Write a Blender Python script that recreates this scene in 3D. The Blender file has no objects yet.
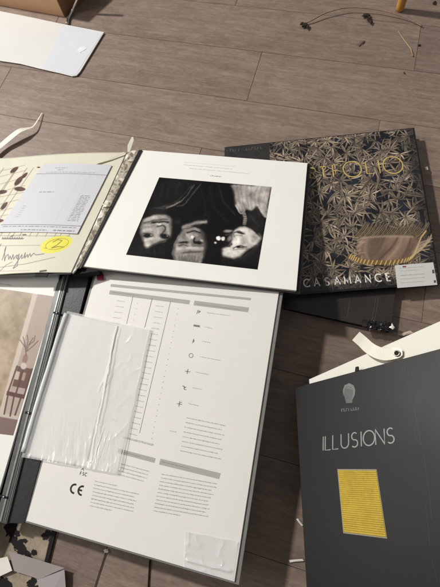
import bpy, bmesh, math, random
import numpy as np
from mathutils import Vector, Matrix
random.seed(7); rng = np.random.default_rng(5)
S = bpy.context.scene; COL = S.collection

# ------------------------------------------------------------------ camera (metres, floor z = 0)
F, TH, RO = 419.95, 1.209, -0.243
CX, CY = 220.0, 293.5
CAM = np.array([0, 0, 1.0])
FWD = np.array([0, math.cos(TH), -math.sin(TH)]); _r = np.array([1., 0, 0]); _u = np.cross(_r, FWD)
RT = math.cos(RO)*_r + math.sin(RO)*_u; UP = -math.sin(RO)*_r + math.cos(RO)*_u
cd = bpy.data.cameras.new('camera'); cam = bpy.data.objects.new('camera', cd); COL.objects.link(cam)
cd.sensor_fit = 'VERTICAL'; cd.sensor_height = 24; cd.lens = 24*F/587; cd.clip_start = .02; cd.clip_end = 100
M = Matrix.Identity(4)
for i, v in enumerate((RT, UP, -FWD, CAM)):
    for j in range(3): M[j][i] = v[j]
cam.matrix_world = M; S.camera = cam

def ray(x, y): return FWD*F - UP*(y-CY) + RT*(x-CX)
def proj(X):
    d = X-CAM; z = d@FWD
    return CX+F*(d@RT)/z, CY-F*(d@UP)/z
class Plane:
    def __init__(s, O, az=0, tx=0, ty=0, ex=None, ey=None):
        s.O = np.array(O, float)
        if ex is None:
            ex = np.array([math.cos(az), math.sin(az), tx]); ey = np.array([-math.sin(az), math.cos(az), ty])
        ex = ex/np.linalg.norm(ex); ey = ey-ex*(ey@ex); ey = ey/np.linalg.norm(ey)
        s.ex, s.ey = ex, ey; s.n = np.cross(ex, ey)
    def at(s, x, y, h=0):                # measured point of the place -> 3D point on this plane (h above it)
        d = ray(x, y); O = s.O+s.n*h
        return CAM + d*(((O-CAM)@s.n)/(d@s.n))
    def P(s, u, v, h=0): return s.O+s.ex*u+s.ey*v+s.n*h
    def uv(s, x, y):
        d = s.at(x, y)-s.O; return d@s.ex, d@s.ey
def zplane(z, x=None, y=None): return Plane((0, 0, z))
FL = zplane(0)

# ------------------------------------------------------------------ materials
def lin(c):
    c = np.asarray(c, float)/255.; return np.where(c <= .04045, c/12.92, ((c+.055)/1.055)**2.4)
def mat(name, rgb, rough=.6, spec=.5, noise=0, nscale=40, bump=0, bscale=200, metallic=0, coat=0):
    m = bpy.data.materials.new(name); m.use_nodes = True; nt = m.node_tree; b = nt.nodes['Principled BSDF']
    c = lin(rgb); b.inputs['Base Color'].default_value = (*c, 1)
    b.inputs['Roughness'].default_value = rough; b.inputs['Specular IOR Level'].default_value = spec
    b.inputs['Metallic'].default_value = metallic; b.inputs['Coat Weight'].default_value = coat
    tc = nt.nodes.new('ShaderNodeTexCoord')
    if noise:
        n = nt.nodes.new('ShaderNodeTexNoise'); n.inputs['Scale'].default_value = nscale; n.inputs['Detail'].default_value = 6
        nt.links.new(tc.outputs['Object'], n.inputs['Vector'])
        r = nt.nodes.new('ShaderNodeMapRange'); r.inputs[1].default_value = .3; r.inputs[2].default_value = .7
        r.inputs[3].default_value = 1-noise; r.inputs[4].default_value = 1+noise; nt.links.new(n.outputs['Fac'], r.inputs[0])
        mx = nt.nodes.new('ShaderNodeVectorMath'); mx.operation = 'SCALE'; mx.inputs[0].default_value = tuple(c)
        nt.links.new(r.outputs[0], mx.inputs['Scale']); nt.links.new(mx.outputs[0], b.inputs['Base Color'])
        rr = nt.nodes.new('ShaderNodeMapRange'); rr.inputs[3].default_value = rough*.85; rr.inputs[4].default_value = min(1, rough*1.15)
        nt.links.new(n.outputs['Fac'], rr.inputs[0]); nt.links.new(rr.outputs[0], b.inputs['Roughness'])
    if bump:
        n2 = nt.nodes.new('ShaderNodeTexNoise'); n2.inputs['Scale'].default_value = bscale; n2.inputs['Detail'].default_value = 4
        nt.links.new(tc.outputs['Object'], n2.inputs['Vector'])
        bp = nt.nodes.new('ShaderNodeBump'); bp.inputs['Strength'].default_value = bump; bp.inputs['Distance'].default_value = .001
        nt.links.new(n2.outputs['Fac'], bp.inputs['Height']); nt.links.new(bp.outputs[0], b.inputs['Normal'])
    return m
def attr_mat(name, rough=.5, spec=.4, bump=0, bscale=300, coat=0):
    m = mat(name, (128, 128, 128), rough, spec, bump=bump, bscale=bscale, coat=coat); nt = m.node_tree
    a = nt.nodes.new('ShaderNodeVertexColor'); a.layer_name = 'print'
    nt.links.new(a.outputs['Color'], nt.nodes['Principled BSDF'].inputs['Base Color']); return m
def film_mat(name, fac, rgb, rough=.12, bump=.3, bscale=60):
    m = mat(name, rgb, rough, .8, bump=bump, bscale=bscale); nt = m.node_tree
    b = nt.nodes['Principled BSDF']; t = nt.nodes.new('ShaderNodeBsdfTransparent'); x = nt.nodes.new('ShaderNodeMixShader')
    out = nt.nodes['Material Output']; x.inputs[0].default_value = fac
    nt.links.new(t.outputs[0], x.inputs[1]); nt.links.new(b.outputs[0], x.inputs[2]); nt.links.new(x.outputs[0], out.inputs['Surface'])
    return m
PAPER = mat('matte_page_paper', (229, 225, 217), .5, .35, noise=.015, nscale=8, bump=.1, bscale=600)
PAPER_UP = mat('satin_page_paper', (240, 238, 230), .45, .4, noise=.012, nscale=9, bump=.08, bscale=500)
EDGE = mat('page_edges', (196, 191, 180), .8, .2, noise=.12, nscale=900)
GREYB = mat('grey_board', (122, 122, 118), .6, .4, noise=.06, nscale=60)
BLACKB = mat('black_board', (24, 23, 23), .45, .5, noise=.2, nscale=80, bump=.2)
BLACKM = mat('black_matte', (17, 17, 17), .7, .3, noise=.2, nscale=60, bump=.2)
SPINEG = mat('grey_metal_rail', (104, 104, 102), .38, .5, noise=.1, nscale=50, metallic=.5)
RAIL = mat('bright_rail', (176, 176, 172), .3, .5, metallic=.6, noise=.1, nscale=120)
INK = mat('black_ink', (40, 38, 38), .6, .3); INKG = mat('grey_ink', (88, 86, 83), .6, .3); INKL = mat('light_grey_ink', (160, 157, 151), .6, .3)
BAR = mat('band_grey', (172, 170, 165), .6, .3)
GOLD = mat('gold_foil', (226, 196, 110), .35, .6, metallic=.15, noise=.1, nscale=90)
SILV = mat('silver_foil', (236, 234, 228), .4, .6, noise=.08, nscale=90)
DIMS = mat('dull_silver_print', (78, 78, 76), .45, .5, noise=.15, nscale=200)
CHAR = mat('charcoal_cover', (13, 13, 13), .44, .2, noise=.25, nscale=6, bump=.08, bscale=900)
CREAM = mat('cream_board', (220, 216, 202), .55, .35, noise=.02, nscale=12, bump=.1)
CHROME = mat('chrome', (225, 225, 225), .22, .5, metallic=1, noise=.05, nscale=30)

# ------------------------------------------------------------------ builders
def thing(name, label, cat, loc, group=None):
    o = bpy.data.objects.new(name, None); o.empty_display_size = .03; COL.objects.link(o); o.location = Vector(loc)
    o['label'] = label; o['category'] = cat
    if group: o['group'] = group
    o['_l'] = list(map(float, loc)); return o
def origin(o):
    v = np.zeros(3)
    while o is not None:
        v = v+np.array(o.location); o = o.parent
    return v
def link(name, me, m, parent=None, label=None, loc=None):
    o = bpy.data.objects.new(name, me); COL.objects.link(o)
    if m is not None: me.materials.append(m)
    if parent is not None: o.parent = parent; off = origin(parent)
    else:
        co = np.array([v.co[:] for v in me.vertices]); off = np.array([co[:, 0].mean(), co[:, 1].mean(), co[:, 2].min()]); o.location = Vector(off)
    me.transform(Matrix.Translation(-Vector(off)))
    if label: o['label'] = label
    return o
def tag(o, label, cat, group=None, kind=None):
    if label: o['label'] = label
    if cat: o['category'] = cat
    if group: o['group'] = group
    if kind: o['kind'] = kind
    return o
def mesh(name, verts, faces, smooth=False):
    me = bpy.data.meshes.new(name); me.from_pydata([tuple(map(float, v)) for v in verts], [], faces); me.update()
    if smooth: me.polygons.foreach_set('use_smooth', [True]*len(me.polygons))
    return me
def slab_me(name, top, thick, n, bevel=.0008):
    """prism from a polygon of 3D points, going down along -n"""
    k = len(top); n = np.asarray(n, float); th = thick if hasattr(thick, '__len__') else [thick]*k
    V = [np.asarray(p) for p in top]+[np.asarray(p)-n*t for p, t in zip(top, th)]
    Fs = [list(range(k)), list(range(2*k-1, k-1, -1))]+[[i, i+k, (i+1) % k+k, (i+1) % k] for i in range(k)]
    me = mesh(name, V, Fs); bm = bmesh.new(); bm.from_mesh(me)
    bmesh.ops.recalc_face_normals(bm, faces=bm.faces)
    if bevel: bmesh.ops.bevel(bm, geom=list(bm.edges), offset=bevel, segments=2, affect='EDGES', profile=.5)
    bm.to_mesh(me); bm.free(); return me
def slab(name, top, thick, n, m, parent=None, bevel=.0008, label=None):
    return link(name, slab_me(name, top, thick, n, bevel), m, parent, label)
def letter_shapes():
    out = {}
    for ch in 'abcdefghijklmnopqrstuvwxyz0123456789.,':
        c = bpy.data.curves.new('t', 'FONT'); c.body = ch; c.size = 1.35; c.resolution_u = 1; c.offset = -.006; o = bpy.data.objects.new('t', c); COL.objects.link(o)
        me = bpy.data.meshes.new_from_object(o.evaluated_get(bpy.context.evaluated_depsgraph_get()))
        out[ch] = ([(v.co.x, v.co.y) for v in me.vertices], [list(p.vertices) for p in me.polygons]); bpy.data.objects.remove(o); bpy.data.curves.remove(c); bpy.data.meshes.remove(me)
    return out
LET = letter_shapes()
WORDS = 'the wall covering should be hung with paste on a clean dry and smooth surface each roll has one batch number keep it for later check colour before cutting do not overlap edges wipe with soft cloth width length pattern repeat in metres store flat vinyl on non woven backing light fast match washable reverse hang class'.split()
class Decal:
    """flat printed marks: quads and ribbons collected on one plane"""
    def __init__(s, pl, h=.0003): s.pl, s.h, s.V, s.F = pl, h, [], []
    def poly(s, pts, h=0):
        b = len(s.V); s.V += [s.pl.P(u, v, s.h+h) for u, v in pts]; s.F.append(list(range(b, b+len(pts))))
    def quadpx(s, pts): s.poly([s.pl.uv(*q) for q in pts])
    def marks(s, a, b, h):
        """print too small or worn to read: upright strokes of uneven height"""
        A = np.array(s.pl.uv(*a)); B = np.array(s.pl.uv(*b)); d = B-A; L = np.linalg.norm(d); d = d/L; n = np.array([-d[1], d[0]]); x = 0
        while x < L:
            w = h*random.uniform(.16, .3); k = h*random.uniform(.75, 1.0); p = A+d*x
            s.poly([p, p+d*w, p+d*w+n*k, p+n*k])
            if random.random() < .6: y = random.choice((0, .4, .75))*h; s.poly([p+n*y, p+d*h*.62+n*y, p+d*h*.62+n*(y+h*.2), p+n*(y+h*.2)], 1e-5)
            x += h*.8
    def ribbon(s, pts, w):
        pts = [np.array(p, float) for p in pts]; L, R = [], []
        for i, p in enumerate(pts):
            a = pts[max(i-1, 0)]; b = pts[min(i+1, len(pts)-1)]; t = b-a; t = t/(np.linalg.norm(t)+1e-12); nn = np.array([-t[1], t[0]])
            ww = w[i] if hasattr(w, '__len__') else w
            k = 1.0
            if 0 < i < len(pts)-1:
                t1 = (p-a)/(np.linalg.norm(p-a)+1e-12); k = 1/max(.5, abs(t1@t))
            L.append(p+nn*ww/2*k); R.append(p-nn*ww/2*k)
        for i in range(len(pts)-1): s.poly([L[i], R[i], R[i+1], L[i+1]])
    def linepx(s, a, b, w): s.ribbon([s.pl.uv(*a), s.pl.uv(*b)], w)
    def words(s, a, b, h, wl=(2, 9), fill=.62):
        """a line of small print from a to b (letter by letter marks)"""
        h = h*1.02
        A = np.array(s.pl.uv(*a)); B = np.array(s.pl.uv(*b)); d = B-A; L = np.linalg.norm(d); d = d/L; n = np.array([-d[1], d[0]])
        x = 0; small = wl[1] <= 4
        while x < L-h*.4:
            wd = str(random.randint(1, 99)) if small else random.choice(WORDS)
            for ch in wd:
                vs, fs = LET[ch]; wdt = max(v[0] for v in vs)
                if x+wdt*h > L: x = L; break
                b = len(s.V)
                for vx, vy in vs:
                    p = A+d*(x+vx*h)+n*vy*h; s.V.append(s.pl.P(p[0], p[1], s.h))
                s.F += [[b+q for q in f] for f in fs]; x += wdt*h+h*.13
            x += h*.4
            if small: break
    def each(s, name, m, parent):
        o = s.build(name, m, parent); s.V, s.F = [], []; return o
    def build(s, name, m, parent, label=None): return link(name, mesh(name, s.V, s.F), m, parent, label)
def arc(cx, cy, rx, ry, a0, a1, n=14):
    return [(cx+rx*math.cos(math.radians(a0+(a1-a0)*i/n)), cy+ry*math.sin(math.radians(a0+(a1-a0)*i/n))) for i in range(n+1)]
G = {  # stroke capitals, unit height, (width, strokes)
 'I': (.05, [[(.02, 0), (.02, 1)]]), 'L': (.5, [[(0, 1), (0, 0), (.5, 0)]]),
 'U': (.66, [[(0, 1)]+arc(.33, .33, .33, .33, 180, 360)+[(.66, 1)]]),
 'S': (.52, [arc(.26, .74, .24, .25, 40, 260)+arc(.26, .25, .26, .25, 90, -140)]),
 'O': (1., [arc(.5, .5, .5, .5, 0, 360, 36)]), 'N': (.7, [[(0, 0), (0, 1), (.7, 0), (.7, 1)]]),
 'P': (.5, [[(0, 0), (0, 1), (.25, 1)]+arc(.25, .75, .25, .25, 90, -90)+[(0, .5)]]),
 'R': (.52, [[(0, 0), (0, 1), (.25, 1)]+arc(.25, .75, .25, .25, 90, -90)+[(0, .5)], [(.22, .5), (.52, 0)]]),
 'T': (.6, [[(0, 1), (.6, 1)], [(.3, 1), (.3, 0)]]), 'F': (.45, [[(0, 0), (0, 1), (.45, 1)], [(0, .52), (.38, .52)]]),
 'C': (.8, [arc(.5, .5, .5, .5, 45, 315, 24)]), 'A': (.76, [[(0, 0), (.38, 1), (.76, 0)], [(.13, .34), (.63, .34)]]),
 'M': (.86, [[(0, 0), (.08, 1), (.43, .2), (.78, 1), (.86, 0)]]), 'E': (.48, [[(.48, 1), (0, 1), (0, 0), (.48, 0)], [(0, .52), (.42, .52)]]),
 '2': (.5, [arc(.25, .75, .25, .25, 160, -30)+[(0, 0), (.5, 0)]]),
}
def glyph(dec, ch, p, d, n, h, w, sx=1):
    gw, st = G[ch]
    for s_ in st: dec.ribbon([np.array(p)+d*(x-gw/2)*h*sx+n*y*h for x, y in s_], w)

def grid_obj(name, m, parent, corners, nx, ny, func, lift=0, thick=0, label=None, height=None, bow=None):
    """printed sheet: bilinear patch between 3D corners (BL, BR, TR, TL), colour per vertex = the print"""
    BL, BR, TR, TL = [np.asarray(c, float) for c in corners]
    u = np.linspace(0, 1, nx)[None, :, None]; v = np.linspace(0, 1, ny)[:, None, None]
    P = (BL*(1-u)+BR*u)*(1-v)+(TL*(1-u)+TR*u)*v
    n = np.cross(BR-BL, TL-BL); n = n/np.linalg.norm(n); P = P+n*lift
    if height is not None: P = P+n*height(u[..., 0]+0*v[..., 0], v[..., 0]+0*u[..., 0])[..., None]
    X, Y = proj(P)
    rgb = func(X, Y, u[..., 0]+0*v[..., 0], v[..., 0]+0*u[..., 0])
    idx = np.arange(nx*ny).reshape(ny, nx)
    fs = np.stack([idx[:-1, :-1], idx[:-1, 1:], idx[1:, 1:], idx[1:, :-1]], -1).reshape(-1, 4)
    me = bpy.data.meshes.new(name); me.vertices.add(nx*ny); me.vertices.foreach_set('co', P.reshape(-1))
    me.loops.add(fs.size); me.loops.foreach_set('vertex_index', fs.reshape(-1).astype(np.int32)); me.polygons.add(len(fs))
    me.polygons.foreach_set('loop_start', np.arange(0, fs.size, 4, dtype=np.int32)); me.polygons.foreach_set('loop_total', np.full(len(fs), 4, dtype=np.int32))
    me.update(calc_edges=True); me.polygons.foreach_set('use_smooth', [True]*len(fs))
    if rgb is not None:
        a = me.color_attributes.new('print', 'FLOAT_COLOR', 'POINT')
        c = np.ones((nx*ny, 4)); c[:, :3] = lin(np.clip(rgb, 0, 255)).reshape(-1, 3); a.data.foreach_set('color', c.reshape(-1).astype(np.float32))
    o = link(name, me, m, parent, label)
    if thick:
        s = o.modifiers.new('thickness', 'SOLIDIFY'); s.thickness = thick; s.offset = -1
    return o
def sm(a, b, x): t = np.clip((x-a)/(b-a), 0, 1); return t*t*(3-2*t)
def mix(img, m, c): m = m[..., None]; img[:] = img*(1-m)+np.asarray(c, float)*m
def ell(img, X, Y, cx, cy, rx, ry, ang, c, soft=.25, op=1.):
    a = math.radians(ang); dx, dy = X-cx, Y-cy; x = (dx*math.cos(a)+dy*math.sin(a))/rx; y = (-dx*math.sin(a)+dy*math.cos(a))/ry
    mix(img, (1-sm(1-soft, 1+soft, np.hypot(x, y)))*op, c)
def stroke(img, X, Y, pts, w, c, op=1., soft=.5):
    D = np.full(X.shape, 1e9); W = w if hasattr(w, '__len__') else [w]*len(pts)
    for (a, b, w0, w1) in zip(pts[:-1], pts[1:], W[:-1], W[1:]):
        ax, ay = a; bx, by = b; L2 = (bx-ax)**2+(by-ay)**2+1e-9
        t = np.clip(((X-ax)*(bx-ax)+(Y-ay)*(by-ay))/L2, 0, 1)
        D = np.minimum(D, np.hypot(X-ax-t*(bx-ax), Y-ay-t*(by-ay))-(w0+(w1-w0)*t)/2)
    mix(img, (1-sm(-soft/2, soft/2, D))*op, c)
def polym(X, Y, pts, soft=.7):
    """soft mask of a convex polygon"""
    pts = np.array(pts, float); area = sum(pts[i-1][0]*pts[i][1]-pts[i][0]*pts[i-1][1] for i in range(len(pts)))
    if area < 0: pts = pts[::-1]
    m = np.ones(X.shape)
    for i in range(len(pts)):
        a, b = pts[i-1], pts[i]; d = b-a; L = np.linalg.norm(d)+1e-9
        m = m*sm(-soft/2, soft/2, (d[0]*(Y-a[1])-d[1]*(X-a[0]))/L)
    return m
def vnoise(X, Y, sc, seed=0, octv=4):
    r = np.random.default_rng(seed); out = np.zeros(X.shape); amp = 1; tot = 0
    for k in range(octv):
        T = r.random((64, 64)); x = X/sc*2**k+r.random()*50; y = Y/sc*2**k+r.random()*50
        xi = np.floor(x).astype(int); yi = np.floor(y).astype(int); fx = x-xi; fy = y-yi; fx = fx*fx*(3-2*fx); fy = fy*fy*(3-2*fy)
        g = lambda i, j: T[(yi+j) % 64, (xi+i) % 64]
        out += amp*((g(0, 0)*(1-fx)+g(1, 0)*fx)*(1-fy)+(g(0, 1)*(1-fx)+g(1, 1)*fx)*fy); tot += amp; amp *= .5
    return out/tot
def tube(name, pts, rad, m, parent=None, seg=8, label=None, flat=1.):
    pts = [Vector(p) for p in pts]; V, Fs = [], []
    for i, p in enumerate(pts):
        t = (pts[min(i+1, len(pts)-1)]-pts[max(i-1, 0)]).normalized(); a = t.cross(Vector((0, 0, 1)))
        a = a.normalized() if a.length > 1e-3 else Vector((1, 0, 0)); b = t.cross(a).normalized(); r = rad[i] if hasattr(rad, '__len__') else rad
        for k in range(seg):
            w = 2*math.pi*k/seg; V.append(p+a*r*math.cos(w)+b*r*flat*math.sin(w))
    for i in range(len(pts)-1):
        for k in range(seg): Fs.append([i*seg+k, i*seg+(k+1) % seg, (i+1)*seg+(k+1) % seg, (i+1)*seg+k])
    Fs += [list(range(seg))[::-1], [len(V)-seg+k for k in range(seg)]]
    return link(name, mesh(name, V, Fs, True), m, parent, label)
def strip(name, pts, widths, m, parent=None, thick=.0006, nrm=(0, 0, 1), label=None):
    """a band of paper or leather following 3D points"""
    pts = [np.array(p, float) for p in pts]; V, Fs = [], []
    for i, p in enumerate(pts):
        t = pts[min(i+1, len(pts)-1)]-pts[max(i-1, 0)]; s_ = np.cross(t, nrm); s_ /= np.linalg.norm(s_); V += [p+s_*widths[i]/2, p-s_*widths[i]/2]
    for i in range(len(pts)-1): Fs.append([2*i, 2*i+2, 2*i+3, 2*i+1])
    o = link(name, mesh(name, V, Fs, False), m, parent, label)
    for p_ in o.data.polygons: p_.use_smooth = True
    s_ = o.modifiers.new('thickness', 'SOLIDIFY'); s_.thickness = thick; s_.offset = 0
    e_ = o.modifiers.new('crisp_edges', 'EDGE_SPLIT'); e_.split_angle = math.radians(45)
    return o

def cr(P, n=5):
    P = [np.array(p_, float) for p_ in P]; P = [2*P[0]-P[1]]+P+[2*P[-1]-P[-2]]; out = []
    for i in range(1, len(P)-2):
        for k in range(n):
            t = k/n; out.append(.5*(2*P[i]+(P[i+1]-P[i-1])*t+(2*P[i-1]-5*P[i]+4*P[i+1]-P[i+2])*t*t+(3*P[i]-P[i-1]-3*P[i+1]+P[i+2])*t**3))
    return out+[P[-2]]
cr_ = cr
# ------------------------------------------------------------------ floor
AZ = -.492; E_ = np.array([math.cos(AZ), math.sin(AZ)]); N_ = np.array([-math.sin(AZ), math.cos(AZ)])
def floor():
    m = bpy.data.materials.new('grey_oak_planks'); m.use_nodes = True; nt = m.node_tree; b = nt.nodes['Principled BSDF']; L = nt.links.new
    at = nt.nodes.new('ShaderNodeAttribute'); at.attribute_name = 'grain'
    at2 = nt.nodes.new('ShaderNodeAttribute'); at2.attribute_name = 'tint'
    def noise(scale, sx, sy, det=8, dist=0):
        mp = nt.nodes.new('ShaderNodeMapping'); mp.inputs['Scale'].default_value = (sx, sy, 1); L(at.outputs['Vector'], mp.inputs['Vector'])
        n = nt.nodes.new('ShaderNodeTexNoise'); n.inputs['Scale'].default_value = scale; n.inputs['Detail'].default_value = det
        n.inputs['Distortion'].default_value = dist; n.inputs['Roughness'].default_value = .62; L(mp.outputs[0], n.inputs['Vector']); return n.outputs['Fac']
    g1 = noise(9, .45, 4.5, 9, .8); g2 = noise(60, .18, 4, 6); g3 = noise(6, 1, 1.5, 7, 1.2); g4 = noise(30, .7, 1.6, 9, 2.2)
    def math_(op, a, c, v=None):
        n = nt.nodes.new('ShaderNodeMath'); n.operation = op
        for i, q in enumerate((a, c)):
            if isinstance(q, (int, float)): n.inputs[i].default_value = q
            else: L(q, n.inputs[i])
        return n.outputs[0]
    s = math_('ADD', math_('MULTIPLY', g1, .30), math_('MULTIPLY', g2, .34)); s = math_('ADD', s, math_('MULTIPLY', g4, .36))
    cr = nt.nodes.new('ShaderNodeValToRGB'); L(s, cr.inputs[0]); e = cr.color_ramp.elements
    e[0].position = .34; e[0].color = (*lin((108, 89, 77)), 1); e[1].position = .64; e[1].color = (*lin((150, 131, 116)), 1)
    x = cr.color_ramp.elements.new(.5); x.color = (*lin((130, 111, 98)), 1)
    hs = nt.nodes.new('ShaderNodeHueSaturation'); L(cr.outputs[0], hs.inputs['Color'])
    L(math_('ADD', math_('MULTIPLY', at2.outputs['Fac'], .24), math_('ADD', math_('MULTIPLY', g3, .66), .57)), hs.inputs['Value'])
    hs.inputs['Saturation'].default_value = .95
    L(hs.outputs[0], b.inputs['Base Color']); b.inputs['Specular IOR Level'].default_value = .4
    L(math_('ADD', math_('MULTIPLY', s, .3), .33), b.inputs['Roughness'])
    bp = nt.nodes.new('ShaderNodeBump'); bp.inputs['Strength'].default_value = .35; bp.inputs['Distance'].default_value = .0008
    L(s, bp.inputs['Height']); L(bp.outputs[0], b.inputs['Normal'])
    dark = mat('plank_gap', (58, 49, 44), .9, .1, noise=.2)
    rows = [-.971, -.779, -.587, -.395, -.2025, -.0125, .181, .374, .567, .760, .955, 1.157, 1.349, 1.54, 1.732, 1.925, 2.117, 2.31, 2.5, 2.69, 2.88]
    seam = {4: -.94, 3: -.263, 5: -.55, 6: -.62, 7: -.9, 8: -.35, 9: .134, 10: -.262, 11: .2055, 12: -.4}
    bm = bmesh.new(); gl = bm.verts.layers.float_vector.new('grain'); tl = bm.verts.layers.float.new('tint')
    L0 = 1.21; gap = .0004
    for i in range(len(rows)-1):
        s0 = seam.get(i, random.random()*L0)
        for k in range(-3, 4):
            a, c = s0+k*L0, s0+(k+1)*L0
            if c < -2.2 or a > 3: continue
            ro = (random.random()*30, random.random()*30, random.random()*30); ti = random.random()
            r0 = bmesh.ops.create_cube(bm, size=1)['verts']
            for v in r0:
                ee = a+gap if v.co.x < 0 else c-gap; nn = rows[i]+gap if v.co.y < 0 else rows[i+1]-gap
                z = 0 if v.co.z > 0 else -.006
                v.co = (E_[0]*ee+N_[0]*nn, E_[1]*ee+N_[1]*nn, z); v[gl] = (ee+ro[0], nn+ro[1], ro[2]); v[tl] = ti
            ed = [e2 for e2 in {e3 for v in r0 for e3 in v.link_edges} if all(w.co.z > -.001 for w in e2.verts)]
            bmesh.ops.bevel(bm, geom=ed, offset=.0006, segments=2, affect='EDGES')
    me = bpy.data.meshes.new('floor'); bm.to_mesh(me); bm.free(); me.materials.append(m)
    o = bpy.data.objects.new('floor', me); COL.objects.link(o); o['kind'] = 'structure'
    V = [(E_*a+N_*c).tolist()+[-.004] for a, c in ((-3, -1.2), (3.5, -1.2), (3.5, 3), (-3, 3))]
    g = mesh('floor_underlay', V, [[0, 1, 2, 3]]); g.materials.append(dark); o2 = bpy.data.objects.new('underlay', g); COL.objects.link(o2); o2.parent = o
floor()

# ------------------------------------------------------------------ large lower sample book
B = Plane(Plane((0, 0, .05)).at(26, 521), -.426, .08, .04)
LW = Plane(B.O, ex=np.cross(B.ey, (0, 0, 1)), ey=B.ey)          # left half of the same book, lies level
big = thing('sample_book', 'large open sample book with printed white specification page, under the plastic sleeve', 'sample book', (*B.O[:2], 0))
def Bp(*q): return [B.at(*t) for t in q]
W_, = [np.linalg.norm(B.at(234.5, 582)-B.O)]
TLp, TRp = B.at(91.8, 288), B.at(279, 292.7)
topv = .60
TL3 = B.O+(TLp-B.O)/np.linalg.norm(TLp-B.O)*topv; TR3 = B.at(234.5, 582)+(TRp-B.at(234.5, 582))/np.linalg.norm(TRp-B.at(234.5, 582))*topv
BR3 = B.at(234.5, 582)
exi = (BR3-B.O)/np.linalg.norm(BR3-B.O)
page = slab('specification_page', [B.O, BR3, TR3, TL3], .003, B.n, PAPER, big)
g = .009
slab('grey_backing_board', [B.O-exi*.007-B.ey*.004-B.n*.0031, BR3+exi*g-B.ey*.004-B.n*.0031, TR3+exi*g+B.ey*.004-B.n*.0031, TL3-exi*.007+B.ey*.004-B.n*.0031], .006, B.n, GREYB, big)
bb = [B.O+exi*.012+B.ey*.012, BR3-exi*.004+B.ey*.010, TR3-exi*.004-B.ey*.02, TL3+exi*.012-B.ey*.02]
bb = [p_-B.n*.0093 for p_ in bb]
slab('page_block', bb, [max(.004, p_[2]-.003)/B.n[2] for p_ in bb], B.n, BLACKM, big)
# spine tray (black) and rails
def strip_px(pl, quad, h, t, name, m, parent, bev=.0006): return slab(name, [pl.at(*q, h) for q in quad], t, pl.n, m, parent, bev)
strip_px(LW, [(3, 523), (24, 523.5), (93, 262), (69, 262)], -.002, .012, 'spine_tray', mat('black_spine_tray', (44, 46, 43), .4, .5, noise=.1, nscale=60, bump=.2), big)
strip_px(LW, [(-5, 521), (6.5, 524), (71, 266), (57, 283)], .002, .012, 'spine_rail', SPINEG, big)
strip_px(LW, [(-1, 521.5), (.9, 521.7), (64.2, 276), (62.6, 276)], .0035, .002, 'rail_edge', RAIL, big)
strip_px(LW, [(4.2, 522.5), (5.0, 522.7), (68.6, 272), (67.8, 272)], .0032, .0012, 'rail_edge', RAIL, big)
strip_px(LW, [(3.6, 522.5), (4.0, 522.7), (67.6, 272), (66.9, 272)], .0030, .001, 'rail_groove', BLACKM, big)
for (x, y) in ((28.5, 413), (56.5, 313), (3.5, 497)):
    c = LW.at(x, y, .004); q = [c+LW.ex*a+LW.ey*b_ for a, b_ in ((-.009, -.0025), (.009, -.0025), (.009, .0025), (-.009, .0025))]
    slab('rail_clip', q, .003, LW.n, BLACKM, big, .0008)
    tube('rail_screw', [c+LW.n*.0003, c+LW.n*.0016], .0022, CHROME, big, 12)
# left page with the printed room picture
lp = [LW.at(-30, 560, .0015), LW.at(-1.5, 493, .0015), LW.at(57.6, 289.5, .0015), LW.at(59, 272, .0015), LW.at(-75, 262, .0015)]
slab('left_block', [q-LW.n*.0075+(sum(lp)/5-q)*.03 for q in lp], [max(.004, q[2]-.012) for q in lp], (0, 0, 1), BLACKM, big)
slab('left_page', [lp[0], lp[1], lp[2], lp[3], lp[4]], .007, LW.n, PAPER_UP, big)
def room(X, Y, U, V):
    n1 = vnoise(X, Y, 14, 3); n2 = vnoise(X, Y, 4, 4)
    img = np.zeros(X.shape+(3,)); img[:] = (170, 148, 122)
    img += ((n1-.5)*75+(n2-.5)*22)[..., None]
    # lighter vertical return of the wall, then rosy wall
    s = X+(Y-290)*.285                              # constant along the book's slant
    mix(img, sm(33.0, 34.5, s), (205, 190, 174)); mix(img, sm(38, 39.5, s), (176, 156, 143))
    img += ((n2-.5)*8)[..., None]
    mix(img, sm(372, 430, Y+(X-20)*.0)*sm(33, 36, s)*.5, (190, 178, 166))
    # floor
    mix(img, sm(417, 419, Y-.18*(X-8)), (126, 102, 92))
    mix(img, sm(413.5, 414.5, Y-.18*(X-8))*(1-sm(417.5, 418.5, Y-.18*(X-8))), (196, 184, 172))
    # cabinet / chair shapes
    br = (100, 70, 58)
    mix(img, polym(X, Y, [(18, 366), (32, 369), (27, 389), (12, 386)]), br)
    mix(img, polym(X, Y, [(7, 391), (25, 395), (24, 399), (6, 395)]), (92, 56, 48))
    mix(img, polym(X, Y, [(16, 371), (20, 372), (18, 380), (14, 379)]), (200, 178, 160))
    mix(img, polym(X, Y, [(23, 372), (26, 373), (24, 381), (21, 380)]), (170, 140, 124))
    for p in ([(8, 394), (4, 414)], [(14, 396), (10, 416)], [(21, 397), (15, 415)], [(17, 366), (8, 392)], [(32, 369), (24, 396)], [(24, 367), (16, 393)]):
        stroke(img, X, Y, p, 1.5, (84, 52, 46), .95, .8)
    # vase and branches
    ell(img, X, Y, 25, 359, 2.6, 5, 12, (148, 112, 98)); ell(img, X, Y, 23.5, 366, 3, 3.4, 12, (205, 192, 178))
    for p in ([(26, 355), (25, 345), (23, 337)], [(26, 352), (29, 344), (33, 338)], [(27, 351), (33, 346), (38, 341)], [(26, 349), (28, 341), (27, 335)], [(29, 345), (34, 341), (35, 336)], [(25, 347), (22, 343), (20, 340)]):
        stroke(img, X, Y, p, .8, (88, 64, 56), .85, .8)
    return img
PRINT = attr_mat('printed_picture', .42, .4, coat=.1)
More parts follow.
